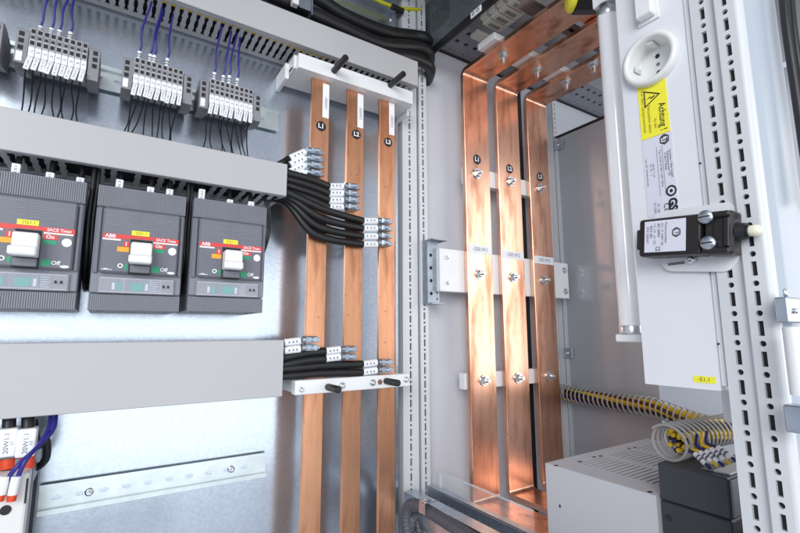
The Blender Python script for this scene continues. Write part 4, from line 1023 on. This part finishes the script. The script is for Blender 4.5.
for k in range(5):
    a_ = A(687+5*k, (449, 448, 446, 444, 443)[k], X=.566); e = A(706+6.5*k, (464, 462, 462, 460, 458)[k], X=.556); q = a_.lerp(e, .45)+V((0, 0, .002))
    f = e+(e-q).normalized()*.006
    wire('control_wire', [a_+V((.012, .004, .010)), a_, q, e], .0018, (DBL, YELLOW, DBL, YELLOW, DBL)[k], f'{ORD[k]} from the left of five short wires with white sleeves leaving the near harness', 'wire', 'sleeved wires at the controller',
         [('marker_sleeve', q, e, .0030, PAPER), ('wire_end', e, f, .0016, (DBL, YELLOW, DBL, YELLOW, DBL)[k])])

# ------------------------------------------------------------------ contactor at the lower left with sleeved cables
p = A(29, 480, Y=.62); q = A(0, 505, Y=.62); xr = p.x
t = thing('contactor', 'ivory switching device with cables at the lower left corner', 'switching device', (xr-.04, YP, -.40))
zt = A(15, 474, Y=.62).z
b = MB(); b.box(xr-.12, xr, .620, .642, -.40, zt, .0025, 0, None, 2); sl_ = A(27, 485, Y=.62).x; b.box(sl_-.0008, sl_+.0008, .6195, .6205, zt-.030, zt-.006, 0, 1)
q = A(5.5, 510, Y=.62); b.cyl((q.x, .6205, q.z), (q.x, .619, q.z), .0046, n=20, mi=1); b.box(xr-.10, xr-.030, .6192, .6206, q.z+.008, q.z+.009, 0, 2)
b.build('front_cover', [mat('ivory_cover', (.72, .72, .70), .4, 0, .05, 900), HOLE, TERM], t)
b = MB(); b.box(xr-.12, xr+.001, .6425, .712, -.40, zt+.012, .002); 
for k in range(4): b.box(xr+.0008, xr+.0014, .655+.012*k, .661+.012*k, -.32+.004*k, zt-.018, 0, 1)
b.build('body', [BRKR, HOLE], t)
b = MB(); b.box(xr-.12, xr+.0005, .636, .66, zt+.0122, zt+.020, .001); b.build('terminal_bridge', BRKD, t)
for k, (px, py0) in enumerate(((8, 442), (27, 440))):
    a_ = A(px-1.5, 474, Y=.648); c_ = A(px, 455, Y=.645); d_ = A(px+1, 428, Y=.645); e = A(px+2, 400, Y=.66)
    t = thing('power_cable', f'{["left", "right"][k]} sleeved black cable with red end above the ivory switching device', 'cable', a_, 'sleeved cables at the lower left')
    MB().tube([a_, c_, d_, e], .0060, 12).build('sheath', CABLE, t)
    b = MB(); b.cyl(A(px-.5, 468, Y=.646), A(px, 456, Y=.646), .0072, n=14); b.build('red_end', ORED, t)
    s0, s1 = A(px-.3, 455.5, Y=.643), A(px+.5, 427.5, Y=.643)
    b = MB(); b.box(min(s0.x, s1.x)-.0074, max(s0.x, s1.x)+.0074, .6335, .652, s0.z, s1.z, .002, 0, None, 2); 
    b.text('20W1.1', ((s0.x+s1.x)/2, .6332, (s0.z+s1.z)/2), (0, 0, 1), (-1, 0, 0), .0060, 1, width=.02)
    b.text('L%d' % (k+1), ((s0.x+s1.x)/2+.004, .6332, (s0.z+s1.z)/2), (0, 0, 1), (-1, 0, 0), .004, 1)
    b.build('marker_sleeve', [PAPER, INKG], t)
for k in range(2):
    P = [A(3+11*k, 493, Y=.612), A(9+9*k, 477, Y=.612), A(20+6*k, 463-3*k, Y=.612), A(37+2*k, 447-2*k, Y=.625), A(48+5*k, 430, Y=.64), A(51+5*k, 414, Y=.655), A(52+5*k, 395, Y=.67)]
    t = thing('blue_wire', f'{["left", "right"][k]} blue wire rising from the ivory device into the wide lower duct', 'wire', P[0], 'blue wires at the lower left')
    MB().tube(P, .0022, 9).build('sheath', BLUE, t)
    e0, e1 = A(.5+12*k, 494.5, Y=.612), A(5.5+11*k, 476, Y=.612)
    b = MB(); b.cyl(e0, e1, .0042, n=12); b.build('marker_sleeve', PAPER, t)
    b = MB(); b.cyl(e0, e0+(e0-e1).normalized()*.006, .0040, n=12); b.build('red_end', ORED, t)
t = thing('black_cable', 'dark cable loop beside the ivory switching device', 'cable', A(38, 470, Y=.66))
MB().tube([A(34, 420, Y=.66), A(38, 445, Y=.655), A(46, 440, Y=.655), A(46, 458, Y=.665), A(36, 468, Y=.68), A(20, 474, Y=.69)], .004, 10).build('sheath', CABLE, t)

# ------------------------------------------------------------------ light: a bright workshop around the open cabinet
W = bpy.data.worlds.new('World'); SC.world = W; W.use_nodes = True
nt = W.node_tree; bg = nt.nodes['Background']
tcn = nt.nodes.new('ShaderNodeTexCoord'); sx = nt.nodes.new('ShaderNodeSeparateXYZ'); nt.links.new(tcn.outputs['Generated'], sx.inputs[0])
cr = nt.nodes.new('ShaderNodeValToRGB'); mr = nt.nodes.new('ShaderNodeMapRange'); mr.inputs[1].default_value = -1; mr.inputs[2].default_value = 1
nt.links.new(sx.outputs['Z'], mr.inputs[0]); nt.links.new(mr.outputs[0], cr.inputs[0])
E_ = cr.color_ramp.elements; E_[0].position = .18; E_[0].color = (.30, .30, .32, 1); E_[1].position = .85; E_[1].color = (.85, .88, .95, 1)
e = E_.new(.42); e.color = (.62, .66, .76, 1)
nt.links.new(cr.outputs[0], bg.inputs[0]); bg.inputs[1].default_value = .62

def area(name, loc, target, sx_, sy_, power, col=(1, 1, 1)):
    L = bpy.data.lights.new(name, 'AREA'); L.shape = 'RECTANGLE'; L.size = sx_; L.size_y = sy_; L.energy = power; L.color = col
    o = bpy.data.objects.new(name, L); C.objects.link(o); o.location = loc
    o.rotation_euler = (V(target)-V(loc)).to_track_quat('-Z', 'Y').to_euler(); return o
area('key_lamp', (-1.5, -1.7, .9), (.3, .5, .1), 1.6, 1.3, 46, (.97, .985, 1))
area('low_lamp', (.1, -2.1, -.2), (.2, .7, -.05), 2.6, 1.6, 18, (.90, .955, 1))
area('side_lamp', (2.3, -.92, .26), (.75, .6, .08), 1.1, 1.4, 12, (1, .98, .96))

SC.view_settings.view_transform = 'Standard'; SC.view_settings.look = 'None'; SC.view_settings.gamma = 1
SC.view_settings.exposure = .28
SC.cycles.max_bounces = 8; SC.cycles.transparent_max_bounces = 12; SC.cycles.use_denoising = True
